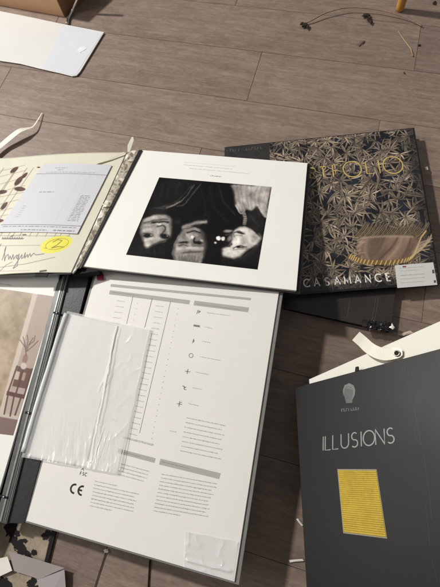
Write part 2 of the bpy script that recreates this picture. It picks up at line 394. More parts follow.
rc = [LW.at(-34, 430, .0018), LW.at(13, 435.5, .0018), LW.at(54.5, 296.5, .0018), LW.at(-25, 285, .0018)]
grid_obj('room_picture', PRINT, big, rc, 200, 340, room)
d = Decal(LW, .0018); d.words((-4, 283.4), (12, 286), .0026, fill=.8); d.build('page_caption', INK, big)

# print and grey bands on the specification page
d = Decal(B)
for q in ([(110, 290.2), (190, 300.3), (189, 304.3), (109, 294.2)], [(194.5, 300.6), (249, 307.6), (248, 312.2), (193.5, 305.2)],
          [(118.5, 448.5), (155.5, 458.2), (154.3, 462.8), (117.5, 453)], [(160.5, 458.6), (220.5, 473.2), (219, 479), (159, 464.4)],
          [(111, 284), (251, 298), (250.4, 300.2), (110.3, 286.6)]):  # last quad: thin strip in the same grey, close to the upper book
    d.quadpx(q); d.each('page_band', BAR, big)
d = Decal(B, .00045)
for a, b_ in (((196, 304), (240, 310)), ((162, 462), (190, 469)), ((112, 292.5), (140, 296)), ((119.5, 451.2), (140, 457))): d.words(a, b_, .0016)
for a, b_, w in (((133, 296), (126.5, 324), .0006), ((152.3, 298), (144.5, 328), .0008), ((170.5, 301.5), (139.5, 433), .0006)): d.linepx(a, b_, w)
N = 24
for k in range(N):
    t = k/(N-1); x0 = 156+(129.5-156)*t; y0 = 306+(434-306)*t; r = 1-.12*random.random()
    d.words((x0, y0), (x0+8.5*r, y0+(1.1+.9*t)*r), .0021, fill=.85)
    x1 = x0+21.5; d.words((x1, y0+2.9+2*t), (x1+2.6, y0+3.3+2*t), .0019, (1, 3))
    if k < 6: d.words((x0-39.5, y0-5), (x0-31, y0-4), .0021, fill=.85); d.words((x0-19.5, y0-2.4), (x0-17, y0-2.1), .0019, (1, 3))
lab = [((207, 313), (230, 316)), ((204.5, 327.2), (212.5, 328.8)), ((202, 341.5), (211, 343.2)), ((199.5, 356.8), (221, 361)), ((195.5, 372.3), (209, 375)), ((192.5, 388), (202.5, 390)), ((188.5, 403.8), (199, 406.2))]
for a, b_ in lab: d.words(a, b_, .0021, fill=.8)
def para(a, b_, c, n, h=.0024, ragged=.1, short=()):
    a, b_, c = map(np.array, (a, b_, c))
    for k in range(n):
        q = a+(c-a)*k/(n-1); r = 1-ragged*random.random()
        if k in short: r *= .5
        d.words(q, q+(b_-a)*r, h, fill=.8)
para((186, 418), (227, 426.5), (180, 451), 8); para((161.5, 474.5), (218, 484.5), (153, 511), 11, short=(10,))
para((120, 464), (149.5, 472), (117.5, 474.5), 4); para((95, 481.5), (141, 491.5), (89.5, 506), 8, short=(0, 7))
para((123, 437), (153.5, 445), (122.8, 438), 2, ragged=.0)
d.words((169.5, 431), (177, 432.6), .002); d.words((112, 420), (118, 421.4), .002)
d.build('small_print', INKG, big)
d = Decal(B, .0004)
def vecs(pl, a, b_):
    A = np.array(pl.uv(*a)); Bq = np.array(pl.uv(*b_)); v = (Bq-A)/np.linalg.norm(Bq-A); return A, v, np.array([-v[1], v[0]])
ic = [(198.5, 312), (196.5, 326), (193.5, 341), (191, 355.5), (187.5, 371.5), (184.5, 388), (179.5, 404)]
for i, q in enumerate(ic):
    A, e1, e2 = vecs(B, q, (q[0]+10, q[1]+1.6)); s = .0062
    R = lambda pts, w=.0011: d.ribbon([A+e1*x*s+e2*y*s for x, y in pts], w)
    if i == 0: R([(-.5, -.8), (-.3, .8)]); R([(.1, -.5), (.1, .5)]); R([(.1, .5), (.6, .4), (.55, .1), (.1, 0)])
    if i == 1: [R(arc(x, 0, .3, .35, 180, 0, 6)) for x in (-.8, -.2, .4, .9)]; [R(arc(x, -.35, .3, .3, 180, 0, 6)) for x in (-.8, -.2, .4, .9)]
    if i == 2: R([(-.2, -.8), (-.1, .8)]); R([(-.1, 0), (.3, .35)]); R([(-.1, 0), (.3, -.4)])
    if i == 3: R(arc(0, 0, .75, .75, 0, 360, 16), .0009)
    if i == 4: R([(-.9, 0), (.9, 0)]); R([(0, -.9), (0, .9)])
    if i == 5: R([(-.9, .6), (-.3, .6), (0, -.5), (.8, -.5)]); R([(0, .1), (.5, .5)])
    if i == 6: R([(-.9, 0), (.9, 0)]); R([(-.1, -.9), (-.1, .9)]); R([(.2, .5), (.6, .7)])
    d.each('care_symbol', INKG, big)
d = Decal(B, .0004)
A, e1, e2 = vecs(B, (70, 489.5), (90, 494.5)); h = .0098
d.ribbon([A+e1*(h*.95+x*h)+e2*(h*.35+y*h) for x, y in arc(0, 0, .85, .85, 78, 282, 16)], .0036)
d.ribbon([A+e1*(h*2.75+x*h)+e2*(h*.35+y*h) for x, y in arc(0, 0, .85, .85, 78, 282, 16)], .0036); d.ribbon([A+e1*(h*2.0)+e2*h*.35, A+e1*(h*2.75)+e2*h*.35], .0034)
A, e1, e2 = vecs(B, (79.5, 474.5), (88, 476.6))
for k, ch in enumerate('FSC'): glyph(d, ch, A+e1*(.002+k*.0058), e1, e2, .0062, .0011, .8)
d.ribbon([A+e1*.0008+e2*.009, A+e1*.004+e2*.0135, A+e1*.007+e2*.009], .0009)
d.build('conformity_marks', INK, big)
CLEAR = film_mat('clear_pocket_film', .45, (238, 238, 240), .08, .25, 60)
def bump_h(u, v): return .0008+.0034*np.exp(-((v-.22)/.05)**2)*sm(0, .1, u)*sm(0, .1, 1-u)+.0012*np.exp(-((u-.08)/.03)**2)*sm(.5, .7, v)+.0016*(1-np.abs(2*vnoise(u*4, v*4, 1.5, 9, 2)-1))**6
grid_obj('clear_label_pocket', CLEAR, big, Bp((183.5, 567), (233, 580.5), (238.5, 541.5), (185, 531)), 90, 70, lambda X, Y, U, V: None, height=bump_h)

# ------------------------------------------------------------------ plastic sleeve on the big book
sl = thing('plastic_sleeve', 'crumpled clear plastic sleeve holding a blank grey-white sheet, on the specification page', 'plastic sleeve', B.P(.0, .15))
def sleeve_h(u, v):
    h = .0066+.002*np.exp(-((u-.0)/.05)**2)
    low = sm(.55, .0, v)
    for k, (f1, f2, sd) in enumerate(((9, 5, 12), (20, 6, 22), (34, 9, 27))):
        w = vnoise(u*f1+v*f1*.35, v*f2, 1.0, sd, 2); h += (.0024, .0014, .0007)[k]*((1-np.abs(2*w-1))**2-.5)*(.03+.7*low**2*sm(.15, .5, u)+.12*low)
    h += .0012*(1-np.abs(2*vnoise(u*6-v*5, v*5+u*3, 1, 33, 2)-1))**3*sm(.62, .75, u)
    h += .0022*(vnoise(u*5, v*3, 1, 31, 3)-.5)
    h += .004*vnoise(u*26, v*3, 1, 40, 2)*sm(.06, .0, v)
    return h
FILM = film_mat('sleeve_film', .42, (246, 245, 242), .14, .06, 45)
WF = mat('film_glare_white', (252, 252, 251), .1, .9, bump=.15, bscale=140)  # white strips: doubled film with the crease glare put into its colour
sc = [B.at(24.5, 457), B.at(118, 473), B.at(151, 329), B.at(69, 312)]
grid_obj('film', FILM, sl, sc, 230, 330, lambda X, Y, U, V: None, height=sleeve_h)
def glare_fold(pts, wid, hh):
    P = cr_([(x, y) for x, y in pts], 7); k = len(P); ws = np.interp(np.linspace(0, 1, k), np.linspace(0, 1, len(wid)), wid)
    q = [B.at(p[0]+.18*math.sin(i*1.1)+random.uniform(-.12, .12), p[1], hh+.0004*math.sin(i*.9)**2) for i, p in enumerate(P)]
    strip('film_glare_fold', q, [max(.0006, w*random.uniform(.8, 1.15)*.001) for w in ws], WF, sl, .0003)
glare_fold([(116.5, 325), (112.3, 342), (109, 362), (105.3, 378), (102.5, 397), (98, 417), (94.3, 435), (89.5, 464)], [1.5, 3.2, 3.5, 7.5, 5.5, 3, 3, 2.5, 1.6], .0098)
glare_fold([(103.5, 426), (99, 441), (94.5, 456), (92.5, 464)], [.6, 1.8, 1.2, .6], .0088); glare_fold([(108, 430), (103.5, 445), (99, 459)], [.6, 1.5, .8, .5], .0085)
glare_fold([(148.6, 331), (140.5, 370), (131, 414), (119.4, 470)], [1.0, 1.2, .9, 1.2], .0068)
glare_fold([(106, 376), (101, 383), (97.5, 392)], [.6, 2.2, .7], .0095)
rl = [B.at(x, y, .0075) for x, y in ((66.5, 313.5), (59, 335), (50, 364), (40.5, 394), (32, 422), (23.5, 452))]
tube('rolled_edge', [tuple(q) for q in cr_(rl, 6)], [.0062+.0003*math.sin(i*1.3) for i in range(31)], mat('milky_rolled_film', (214, 213, 211), .16, .6, bump=.5, bscale=60), sl, 16, flat=.8)
def sheet_h(u, v): return .0014+.006*np.exp(-((u-.25)/.3)**2)*.3+.0008*(vnoise(u*3, v*3, 1, 5, 2))
grid_obj('enclosed_sheet', mat('enclosed_paper', (228, 225, 219), .5, .4, noise=.02, nscale=12), sl, [B.at(27.5, 456), B.at(86, 467.5), B.at(118, 326), B.at(71, 314)], 60, 90, lambda X, Y, U, V: None, height=sheet_h, thick=.0008)

# ------------------------------------------------------------------ portfolio book (right, under the photo page)
PO = Plane(Plane((0, 0, .036)).at(414.5, 127.5), -.194, .0, .0)
port = thing('closed_sample_book', 'closed black sample book with taupe palm leaf cover and gold title', 'sample book', (*PO.at(350, 220)[:2], .0))
pc = [PO.at(214, 303.5), PO.at(441, 283.5), PO.at(414.5, 127.5), PO.at(224.5, 147)]
pc[0] = PO.at(224.5, 147)+(pc[1]-pc[2])*1.0
slab('black_cover_board', [PO.P(*[(q-PO.O)@a for a in (PO.ex, PO.ey)]) for q in pc], .004, PO.n, BLACKB, port, .001)
inn = [q-PO.n*.0042+((sum(pc)/4)-q)*.015 for q in pc]
slab('sample_leaves', inn, .009, PO.n, mat('dark_leaf_edges', (40, 36, 33), .7, .3, noise=.5, nscale=700), port)
slab('back_cover_board', [q-PO.n*.0134 for q in pc], .004, PO.n, BLACKB, port, .001)
def cover(X, Y, U, V):
    H_, W__ = X.shape; img = np.zeros(X.shape+(3,)); img[:] = (22, 22, 27)
    nb = vnoise(U*40, V*40, 3, 8); mix(img, sm(.55, .7, nb)*.7, (44, 46, 64))
    gx = (W__-1); gy = (H_-1); PX = U*gx; PY = V*gy                     # cell units, about 1 mm
    r = np.random.default_rng(21); cl = []
    for iy in range(-1, 18):
        for ix in range(-1, 20): cl.append((ix*gx/18.5+r.normal()*9, iy*gy/16+r.normal()*9))
    r.shuffle(cl)
    for (cx_, cy_) in cl:
        base = r.random()*360; nbld = r.integers(7, 11); sp = r.uniform(140, 300); tone = r.uniform(.78, 1.1)
        for k in range(nbld):
            a = math.radians(base+sp*(k/(nbld-1)-.5)+r.normal()*4); L = r.uniform(22, 50); cur = r.normal()*.36; w = r.uniform(3.0, 5.2)
            x0, x1 = int(max(0, cx_-46)), int(min(W__, cx_+46)); y0, y1 = int(max(0, cy_-46)), int(min(H_, cy_+46))
            if x1 <= x0+1 or y1 <= y0+1: continue
            dx = PX[y0:y1, x0:x1]-cx_; dy = PY[y0:y1, x0:x1]-cy_; t = (dx*math.cos(a)+dy*math.sin(a))/L; s_ = -dx*math.sin(a)+dy*math.cos(a)-cur*L*t*t
            hw = w/2*np.sin(np.clip(t, 0, 1)**.7*math.pi)*1.05
            m_ = sm(-.5, .5, hw-np.abs(s_))*(t > 0)*(t < 1); out = sm(-1.6, -.4, hw-np.abs(s_))*(t > 0)*(t < 1.02)
            c = np.array((160, 142, 121))*tone*r.uniform(.7, 1.2)
            sub = img[y0:y1, x0:x1]; sub[:] = sub*(1-(out*.6)[..., None])+np.array((26, 23, 24))*(out*.6)[..., None]
            col = c*(1+.22*np.clip(s_/(w/2), -1, 1)-.25*np.exp(-(s_/.5)**2)*0)[..., None]
            sub[:] = sub*(1-m_[..., None])+col*m_[..., None]
    # darker plain border of the cover at right and bottom, spine cloth at the far left
    mix(img, sm(.925, .985, U)*.62, (32, 30, 30)); mix(img, sm(.045, .02, V)*.6, (26, 25, 26)); mix(img, (U > .995)*1., (24, 23, 23))
    mix(img, sm(.245, .235, U)*.93, (44, 42, 41)); 
    # cushion in a braided, fringed trough on the cover photo
    fr = np.random.default_rng(31)
    mix(img, polym(X, Y, [(353, 238), (362, 226), (420, 226), (424, 240), (414, 262), (360, 264)], 5)*.72, (70, 58, 48))
    for k in range(30):                                            # lattice fringe above
        x = 356+k*2.25; stroke(img, X, Y, cr_([(x-3, 238+fr.normal()*.5), (x+4, 231), (x+10+fr.normal(), 221.5+fr.normal()+.05*k)], 4), .75, np.array((168, 146, 112))*fr.uniform(.72, 1.02), .85, .8)
    for k in range(12): stroke(img, X, Y, [(362+k*4.6, 224), (366+k*4.6, 237)], .6, (132, 112, 86), .6, .8)
    cu = polym(X, Y, [(358, 241), (364, 236.5), (385, 235), (411, 235.5), (419, 240), (415, 257), (400, 261), (366, 261), (358, 256)], 3)
    sh = vnoise(X*1.0+Y*.55, Y*.35, 9, 44, 3); fine = vnoise(X+Y*.5, Y, 1.1, 47, 2)
    base = np.array((142, 116, 98))[None, None]*(.62+.62*sh+.12*(fine-.5))[..., None]; img[:] = img*(1-cu[..., None])+base*cu[..., None]
    for p, w_, c_, o_ in (([(398, 237), (392, 247), (380, 259)], 2.0, (82, 64, 54), .7), ([(402, 238), (398, 247), (388, 259)], 2.4, (178, 152, 130), .6), ([(384, 238), (380, 248), (372, 257)], 1.6, (96, 76, 64), .5), ([(411, 238), (408, 248), (403, 257)], 1.6, (84, 66, 54), .6), ([(367, 240), (365, 250), (368, 258)], 3, (166, 140, 120), .5), ([(362, 238), (385, 236.4), (413, 237)], 1.5, (184, 160, 134), .75)):
        stroke(img, X, Y, cr_(p, 5), w_, c_, o_, 2.6)
    for k in range(34):                                            # soft tassels at the left side
        a = fr.random()*6.28; x = 350+fr.random()*11; y = 236+fr.random()*24; stroke(img, X, Y, [(x, y), (x+3.4*math.cos(a)+2, y+3.4*math.sin(a))], .9, np.array((176, 154, 130))*fr.uniform(.78, 1.08), .85, .8)
    rim = cr_([(350, 256.5), (358, 260), (372, 262.4), (390, 262.4), (405, 260.4), (413, 256), (417, 248), (421, 238), (426, 231)], 8)
    stroke(img, X, Y, rim, [4.6]*40+[3.6]*13+[2.2]*(len(rim)-53), (128, 98, 56), 1, 1)
    for k in range(len(rim)-14):
        x, y = rim[k]
        if k % 2 == 0: stroke(img, X, Y, [(x-.7, y+1.9), (x+1.1, y-1.9)], .85, (228, 198, 136), 1, .7)
    stroke(img, X, Y, rim[44:], 1.1, (224, 198, 146), .9, .8)
    for k in range(11): stroke(img, X, Y, cr_([(411+k*.7, 258-k*1.5), (420+k*.9, 251-k*1.2), (429+k*.55+fr.normal(), 243-k*1.3+6*(k % 3 == 0))], 4), .8, (206-k*3, 182-k*3, 138), .9, .8)
    for k in range(6): stroke(img, X, Y, [(404+k*2.2, 262), (406+k*2.2+fr.normal(), 269-k*.6)], .7, (176, 152, 112), .8, .8)
    stroke(img, X, Y, [(354, 264.5), (372, 267), (398, 266)], 1.0, (46, 36, 28), .8, 1.4); stroke(img, X, Y, [(358, 271.5), (397, 270)], .6, (170, 155, 125), .8, .8)
    return img
LEAF = attr_mat('printed_leaf_cover', .38, .45, bump=.15, bscale=900, coat=.15)
iw = [pc[0]+(pc[1]-pc[0])*.004+(pc[3]-pc[0])*.012+PO.n*.0004, pc[1]-(pc[1]-pc[0])*.004+(pc[2]-pc[1])*.012+PO.n*.0004, pc[2]-(pc[1]-pc[0])*.004-(pc[2]-pc[1])*.006+PO.n*.0004, pc[3]+(pc[1]-pc[0])*.004-(pc[2]-pc[1])*.006+PO.n*.0004]
grid_obj('printed_cover', LEAF, port, iw, 560, 470, cover)
d = Decal(PO, .0009); A, e1, e2 = vecs(PO, (308, 178), (402, 171))
for ch, x, y, h, sx in (('P', 284, 179.5, .035, 1), ('O', 298, 179, .04, .9), ('R', 313.5, 178.2, .032, .9), ('T', 324, 177.6, .034, .8), ('F', 336.5, 176.8, .037, .85), ('O', 353.5, 177, .049, .96), ('L', 370, 173.8, .038, .75), ('I', 380.4, 173.3, .040, 1), ('O', 394.6, 173.6, .053, .95)):
    glyph(d, ch, PO.uv(x, y), e1, e2, h, .0027, sx)
d.build('gold_title', GOLD, port)
d = Decal(PO, .0009); A, e1, e2 = vecs(PO, (303, 287.3), (393, 280.6))
for k, ch in enumerate('CASAMANCE'):
    x = 307+(389-307)*k/8; y = 287.2-(x-303)*.0735; glyph(d, ch, PO.uv(x, y), e1, e2, .0195, .0030 if ch != 'I' else .0022, .85)
d.build('silver_name', SILV, port)
d = Decal(PO, .0009)
d.marks((227, 152.6), (240, 151.3), .010); d.marks((246, 150.8), (262, 149.2), .010)
d.build('spine_print', mat('dull_grey_print', (84, 80, 76), .5, .4), port)
# barcode sticker
st = slab('price_sticker', [PO.at(397.5, 288, .001), PO.at(437.5, 284.8, .001), PO.at(433.3, 262.3, .001), PO.at(394.8, 265.4, .001)], .0003, PO.n, mat('sticker_paper', (214, 212, 208), .4, .5, noise=.02), port, 0)
d = Decal(PO, .0012)
for i, (y, l, m_) in enumerate(((268.2, .72, 0), (271, .6, 0), (275.6, .75, 1), (279, .74, 0), (282.8, .72, 0))):
    a = (399.5+.3*i, y+.5); d.words(a, (a[0]+33*l, a[1]-2.2*l), .0026 if m_ else .0018, (3, 9), .8)
d.quadpx([(432.0, 270), (434, 269.8), (434.6, 273.4), (432.3, 273.6)]); d.quadpx([(433.6, 280.5), (435.8, 280.3), (436, 282.8), (433.9, 283)])
d.build('sticker_print', INKG, st)
d = Decal(PO, .0012); d.quadpx([(402.5, 266.2), (406, 266), (406.2, 267.4), (402.7, 267.6)]); d.build('sticker_logo', mat('dull_red_ink', (150, 70, 66), .6, .3), st)

# ------------------------------------------------------------------ dark sample board under the portfolio
DK = Plane((0, 0, .018))
db = thing('dark_sample_board', 'plain dark grey sample board lying on the floor under the palm leaf book', 'sample board', DK.at(345, 310, -.018))
dq = [DK.at(284, 308), DK.at(391, 331.5), DK.at(400, 262), DK.at(300, 250)]
slab('board', dq, .004, DK.n, mat('slate_cover', (48, 44, 42), .35, .5, noise=.12, nscale=30, bump=.2), db)
slab('page_stack', [q-DK.n*.0042+(sum(dq)/4-q)*.012 for q in dq], .0125, DK.n, BLACKM, db)
d = Decal(DK)
SG = mat('scuff_grey', (92, 88, 84), .5, .4)
for a, b_ in (((376, 297), (372, 321)), ((378.5, 297), (374.5, 322)), ((350, 300), (347, 318))): d.linepx(a, b_, .0007); d.each('scuff_line', SG, db)
# crumpled shrink film with glitter at its corner
fl = thing('film_scrap', 'crumpled scrap of dark glossy film at the corner of the dark sample board', 'plastic scrap', DK.at(380, 328, -.018))
bm = bmesh.new(); C0 = DK.at(379, 326.5, .003)
n = 22
for j in range(9):
    for i in range(n):
        u, v = i/(n-1), j/8; p = C0+np.array([math.cos(-.35), math.sin(-.35), 0])*(u-.5)*.075+np.array([.2, .95, 0])*(v-.5)*.026
        p[2] += random.uniform(-.001, .007)*math.sin(math.pi*u)**.3+.002; bm.verts.new(p+np.array([random.uniform(-1, 1), random.uniform(-1, 1), 0])*.0016)
bm.verts.ensure_lookup_table()
for j in range(8):
    for i in range(n-1):
        a = j*n+i; bm.faces.new([bm.verts[a], bm.verts[a+1], bm.verts[a+n+1], bm.verts[a+n]])
me = bpy.data.meshes.new('crumple'); bm.to_mesh(me); bm.free()
link('crumpled_film', me, film_mat('dark_glossy_film', .75, (40, 38, 37), .12, .2, 80), fl)
WHT = mat('white_flake_paper', (232, 226, 214), .6, .3, noise=.03)
def flake(name, label, cat, pts, z, m, thick=.0006, lift=None, group=None):
    pl = zplane(z); top = [pl.at(*q) for q in pts]
    if lift: top = [t_+np.array([0, 0, l]) for t_, l in zip(top, lift)]
    c = sum(top)/len(top); V = top+[c+np.array([0, 0, .0012])]; V += [v-np.array([0, 0, thick]) for v in V]; k = len(top)
    Fs = [[i, (i+1) % k, k] for i in range(k)]+[[(i+1) % k+k+1, i+k+1, 2*k+1] for i in range(k)]+[[i, i+k+1, (i+1) % k+k+1, (i+1) % k] for i in range(k)]
    return tag(link(name, mesh(name, V, Fs), m), label, cat, group)
flake('paper_scrap', 'tiny pale curled paper scrap beside the crumpled film', 'paper scrap', [(390.5, 328), (392, 323), (394.8, 327.5), (393, 329.5)], .026, WHT, group='paper scraps')
flake('paper_scrap', 'thin pinkish paper sliver tucked against the cream board edge', 'paper scrap', [(398, 334.5), (410.5, 330.5), (413.5, 333), (403, 336)], .003, mat('pinkish_paper', (215, 190, 172), .6, .3), group='paper scraps')
flake('paper_scrap', 'small white sliver on the floor left of the charcoal book, nearest the photographer', 'paper scrap', [(289, 560), (302.5, 559), (304, 561), (290, 562.5)], .003, WHT, group='paper scraps')
flake('paper_scrap', 'small bent white sliver on the floor beside the charcoal book, above another', 'paper scrap', [(296, 519), (298, 518.5), (303.5, 525.5), (301.5, 526)], .003, WHT, group='paper scraps')

flake('paper_scrap', 'tiny white flake beside the right edge of the palm leaf book', 'paper scrap', [(424.5, 167), (427.5, 166.5), (428.5, 169.5), (426, 170)], .012, WHT, group='paper scraps')
# ------------------------------------------------------------------ upper open sample book
U0 = Plane(Plane((0, 0, .105)).at(80.7, 266), -.394, .035, -.17)
up = thing('sample_book', 'open sample book with upside-down black and white photograph, lying across the other books', 'sample book', U0.at(200, 215))
uq = [U0.at(80.7, 266), U0.at(296.4, 290.4), U0.at(307.5, 163), U0.at(141.5, 150)]
slab('photo_page', uq, .003, U0.n, PAPER_UP, up, .0006)
eu = (uq[1]-uq[0])/np.linalg.norm(uq[1]-uq[0]); ev = U0.ey
slab('page_layers', [uq[0]-U0.n*.0032+eu*.001, uq[1]-U0.n*.0032-eu*.0005, uq[2]-U0.n*.0032-eu*.0005, uq[3]-U0.n*.0032+eu*.001], .0035, U0.n, EDGE, up, .0003)
lo = [uq[0]-eu*.008-ev*.002, uq[1]+eu*.009-ev*.004, uq[2]+eu*.009+ev*.003, uq[3]-eu*.006+ev*.003]
slab('black_back_board', [q-U0.n*.0068 for q in lo], .004, U0.n, BLACKB, up, .0008)
def photo(X, Y, U, V):
    img = np.zeros(X.shape+(3,)); img[:] = (15, 14, 14); H_, W__ = X.shape
    n = vnoise(X, Y, 9, 2); n2 = vnoise(X, Y, 1.6, 6, 3); img += (12*(n-.4))[..., None]
    X, Y = X+(vnoise(X, Y, 5, 91, 3)-.5)*1.5, Y+(vnoise(X, Y, 5, 92, 3)-.5)*1.5
    def blur(m, k):
        for ax in (0, 1):
            for _ in range(2):
                c = np.cumsum(np.concatenate([np.repeat(m.take([0], ax), k+1, ax), m, np.repeat(m.take([-1], ax), k, ax)], ax), ax)
                L = m.shape[ax]; m = (c.take(range(2*k+1, 2*k+1+L), ax)-c.take(range(0, L), ax))/(2*k+1)
        return m
    def T(v): v = float(v); return (v*1.0, v*.965, v*.925)
    def setp(ox, oy, sc):
        def C(p): return (ox+p[0]/sc, oy+p[1]/sc)
        def poly(pts, tone, b=2, op=1.):
            P = [C(p) for p in pts]; ins = np.zeros(X.shape, bool)
            for k in range(len(P)):
                (x0, y0), (x1, y1) = P[k-1], P[k]
                cond = ((y0 > Y) != (y1 > Y)); ins ^= cond & (X < (x1-x0)*(Y-y0)/((y1-y0) or 1e-9)+x0)
            m = ins.astype(float); m = blur(m, b+2); mix(img, m*op, T(tone))
        def st(pts, w, tone, op=1., soft=None):
            P = cr_(pts, 5) if len(pts) > 2 else pts
            stroke(img, X, Y, [C(p) for p in P], w/sc, T(tone), op, (soft or w*.9)/sc)
        def el(x, y, rx, ry, tone, a=0, op=1., soft=.5): ell(img, X, Y, *C((x, y)), rx/sc, ry/sc, a, T(tone), soft, op)
        return poly, st, el
    # clothes, upside down
    poly, st, el = setp(125, 170, 2.933)
    poly([(85, 112), (150, 100), (205, 45), (222, 30), (130, 24), (100, 40), (80, 80)], 27, 5)
    st([(84, 112), (112, 108), (150, 100), (178, 78), (203, 44)], 4, 96, .8); st([(112, 104), (150, 92), (196, 46)], 2.5, 66, .8); st([(152, 106), (176, 98), (206, 62), (222, 40)], 3.5, 84, .75)
    st([(112, 40), (104, 80)], 8, 38, .7); st([(128, 36), (122, 84)], 5, 42, .7); st([(160, 36), (146, 74)], 4, 46, .6); st([(250, 50), (262, 110), (300, 150)], 9, 32, .7); st([(276, 46), (288, 90), (322, 130)], 6, 44, .7)
    st([(225, 60), (236, 110), (230, 150)], 5, 36, .7)
    for k in range(26): st([(95+k*6.0, 36+(k*37) % 60), (92+k*6.0, 60+(k*37) % 60)], 2, 34, .4)
    # left man
    poly, st, el = setp(125, 200, 8.)
    poly([(200, 50), (330, 55), (340, 112), (230, 122), (190, 130)], 44, 4, .8); st([(330, 62), (390, 40), (440, 8)], 12, 120, .8); st([(250, 60), (330, 72)], 10, 66, .7)
    poly([(150, 150), (230, 120), (330, 113), (362, 150), (374, 220), (367, 290), (330, 322), (290, 332), (230, 352), (172, 387), (158, 372), (150, 330), (128, 270), (116, 225)], 146, 2)
    st([(180, 152), (240, 138), (320, 132)], 26, 172, .8); st([(150, 186), (220, 166), (280, 156), (340, 158)], 11, 78, .75); st([(215, 182), (280, 174), (350, 178)], 13, 40, .95); st([(150, 208), (215, 196), (285, 192)], 12, 186, .8)
    st([(150, 240), (210, 232), (250, 240)], 26, 176, .7); st([(258, 212), (305, 206), (326, 226), (308, 256), (288, 282)], 11, 62, .9); st([(262, 236), (262, 290)], 20, 186, .7); el(345, 232, 14, 28, 158, 0, .8)
    el(318, 292, 36, 22, 26, 8, .97, .35); el(340, 286, 7, 6, 150); el(184, 272, 44, 9, 62, 6, .9); el(188, 288, 42, 13, 24, 4, .95, .35); el(206, 282, 8, 4, 190, 0, .7)
    st([(162, 318), (220, 306), (272, 312)], 22, 188, .8); poly([(165, 330), (235, 322), (262, 322), (225, 345), (174, 380)], 176, 3, .9); st([(176, 384), (262, 350), (330, 332)], 8, 92, .7); st([(372, 150), (378, 220), (368, 300)], 9, 66, .8)
    el(240, 300, 30, 30, 170, 0, .5, .9); st([(130, 230), (124, 262), (146, 322)], 16, 104, .6, 18); st([(352, 130), (364, 190), (362, 250)], 20, 96, .6, 20)
    hr = np.random.default_rng(12)
    for k in range(60):
        x = 110+k*4.4+hr.normal()*4; st([(x, 372-(x-150)*.22+hr.random()*12), (x+hr.normal()*10, 400), (x+hr.normal()*14, 432)], 2.4, hr.choice([22, 34, 52, 66]), .5)
    # middle man
    poly, st, el = setp(165, 205, 8.)
    poly([(140, 160), (210, 170), (292, 196), (322, 258), (328, 330), (312, 404), (292, 468), (80, 448), (62, 384), (74, 308), (108, 240), (146, 190)], 122, 2)
    st([(290, 210), (312, 262), (318, 330), (302, 400)], 26, 74, .7, 26); el(190, 290, 60, 60, 140, 0, .6, .9)
    st([(148, 182), (190, 160), (250, 143), (325, 136)], 27, 148, .95); st([(150, 196), (220, 178), (280, 166)], 6, 50, .8); st([(170, 204), (225, 188), (272, 200)], 18, 132, .8); st([(178, 224), (228, 207), (280, 222)], 10, 36, .95)
    st([(176, 246), (226, 236), (262, 244)], 15, 152, .9); st([(196, 262), (200, 310)], 26, 150, .8); el(220, 256, 15, 12, 226, 0, 1, .4); st([(236, 262), (232, 286), (240, 306)], 12, 34, .95); el(266, 302, 32, 13, 26, 8, .95, .4); el(294, 284, 14, 9, 186, 20, .9)
    st([(112, 282), (160, 264)], 20, 146, .8); el(148, 301, 38, 9, 34, -4, .95, .4); st([(108, 328), (150, 322), (192, 334)], 9, 74, .8); st([(98, 350), (180, 346), (296, 350)], 26, 168, .85); st([(226, 330), (300, 326)], 8, 84, .7)
    st([(140, 382), (210, 376), (286, 372)], 11, 70, .8); st([(92, 372), (140, 370)], 12, 150, .6)
    hr = np.random.default_rng(11)
    for k in range(70):
        x = 82+k*3.1+hr.normal()*3; a = hr.normal()*9; t_ = hr.choice([64, 90, 120, 150, 178]); st([(x, 388+hr.random()*22), (x+a*.4, 424), (x+a+(190-x)*.1, 466)], 2.6, t_, .55)
    st([(108, 246), (76, 310), (62, 384), (76, 440)], 11, 122, .7); st([(322, 250), (334, 330), (318, 400)], 14, 44, .8); el(100, 130, 30, 24, 34)
    # woman
    poly, st, el = setp(215, 200, 7.72)
    poly([(60, 452), (150, 452), (200, 440), (330, 345), (352, 300), (352, 420), (330, 530), (40, 505)], 25, 3)
    for k in range(34): st([(130+k*7, 470+k*.8), (225+k*4, 432-k*2.2), (310+k*1.6, 356-k)], 2.4, (44, 62, 34, 74)[k % 4], .5)
    poly([(150, -40), (120, -120), (440, -110), (415, 0), (400, 120), (384, 142), (325, 45), (290, 90), (240, 70), (200, 100), (160, 50)], 158, 2)
    for k in range(16): st([(150+k*17, -118+4*(k % 3)), (160+k*14+8*math.sin(k), -50), (178+k*12, 20), (200+k*10.5, 62)], 7, (184, 128, 172, 110, 150)[k % 5], .5, 12)
    st([(160, 44), (196, 104), (230, 80)], 9, 206, .8); st([(330, 40), (362, 96), (392, 132)], 12, 196, .7)
    poly([(245, 84), (290, 86), (322, 44), (386, 168), (362, 292), (330, 240), (240, 196)], 40, 2); st([(262, 110), (300, 160), (340, 200)], 9, 60, .7); st([(322, 60), (350, 130)], 7, 64, .7)
    st([(222, 100), (232, 140), (226, 192)], 30, 146, .95, 8); 
    for k in range(5): st([(208, 112+k*17), (244, 118+k*17)], 5, 70, .7)
    poly([(128, 262), (150, 226), (190, 205), (240, 205), (300, 235), (352, 292), (320, 340), (250, 386), (190, 440), (140, 450), (60, 437), (54, 372), (90, 360), (130, 330)], 190, 2)
    st([(128, 256), (168, 206), (232, 199), (292, 224), (350, 284)], 9, 30, .9); el(310, 300, 34, 26, 160, 0, .7); el(165, 320, 34, 34, 214, 0, .7); el(110, 410, 42, 20, 206, 0, .8)
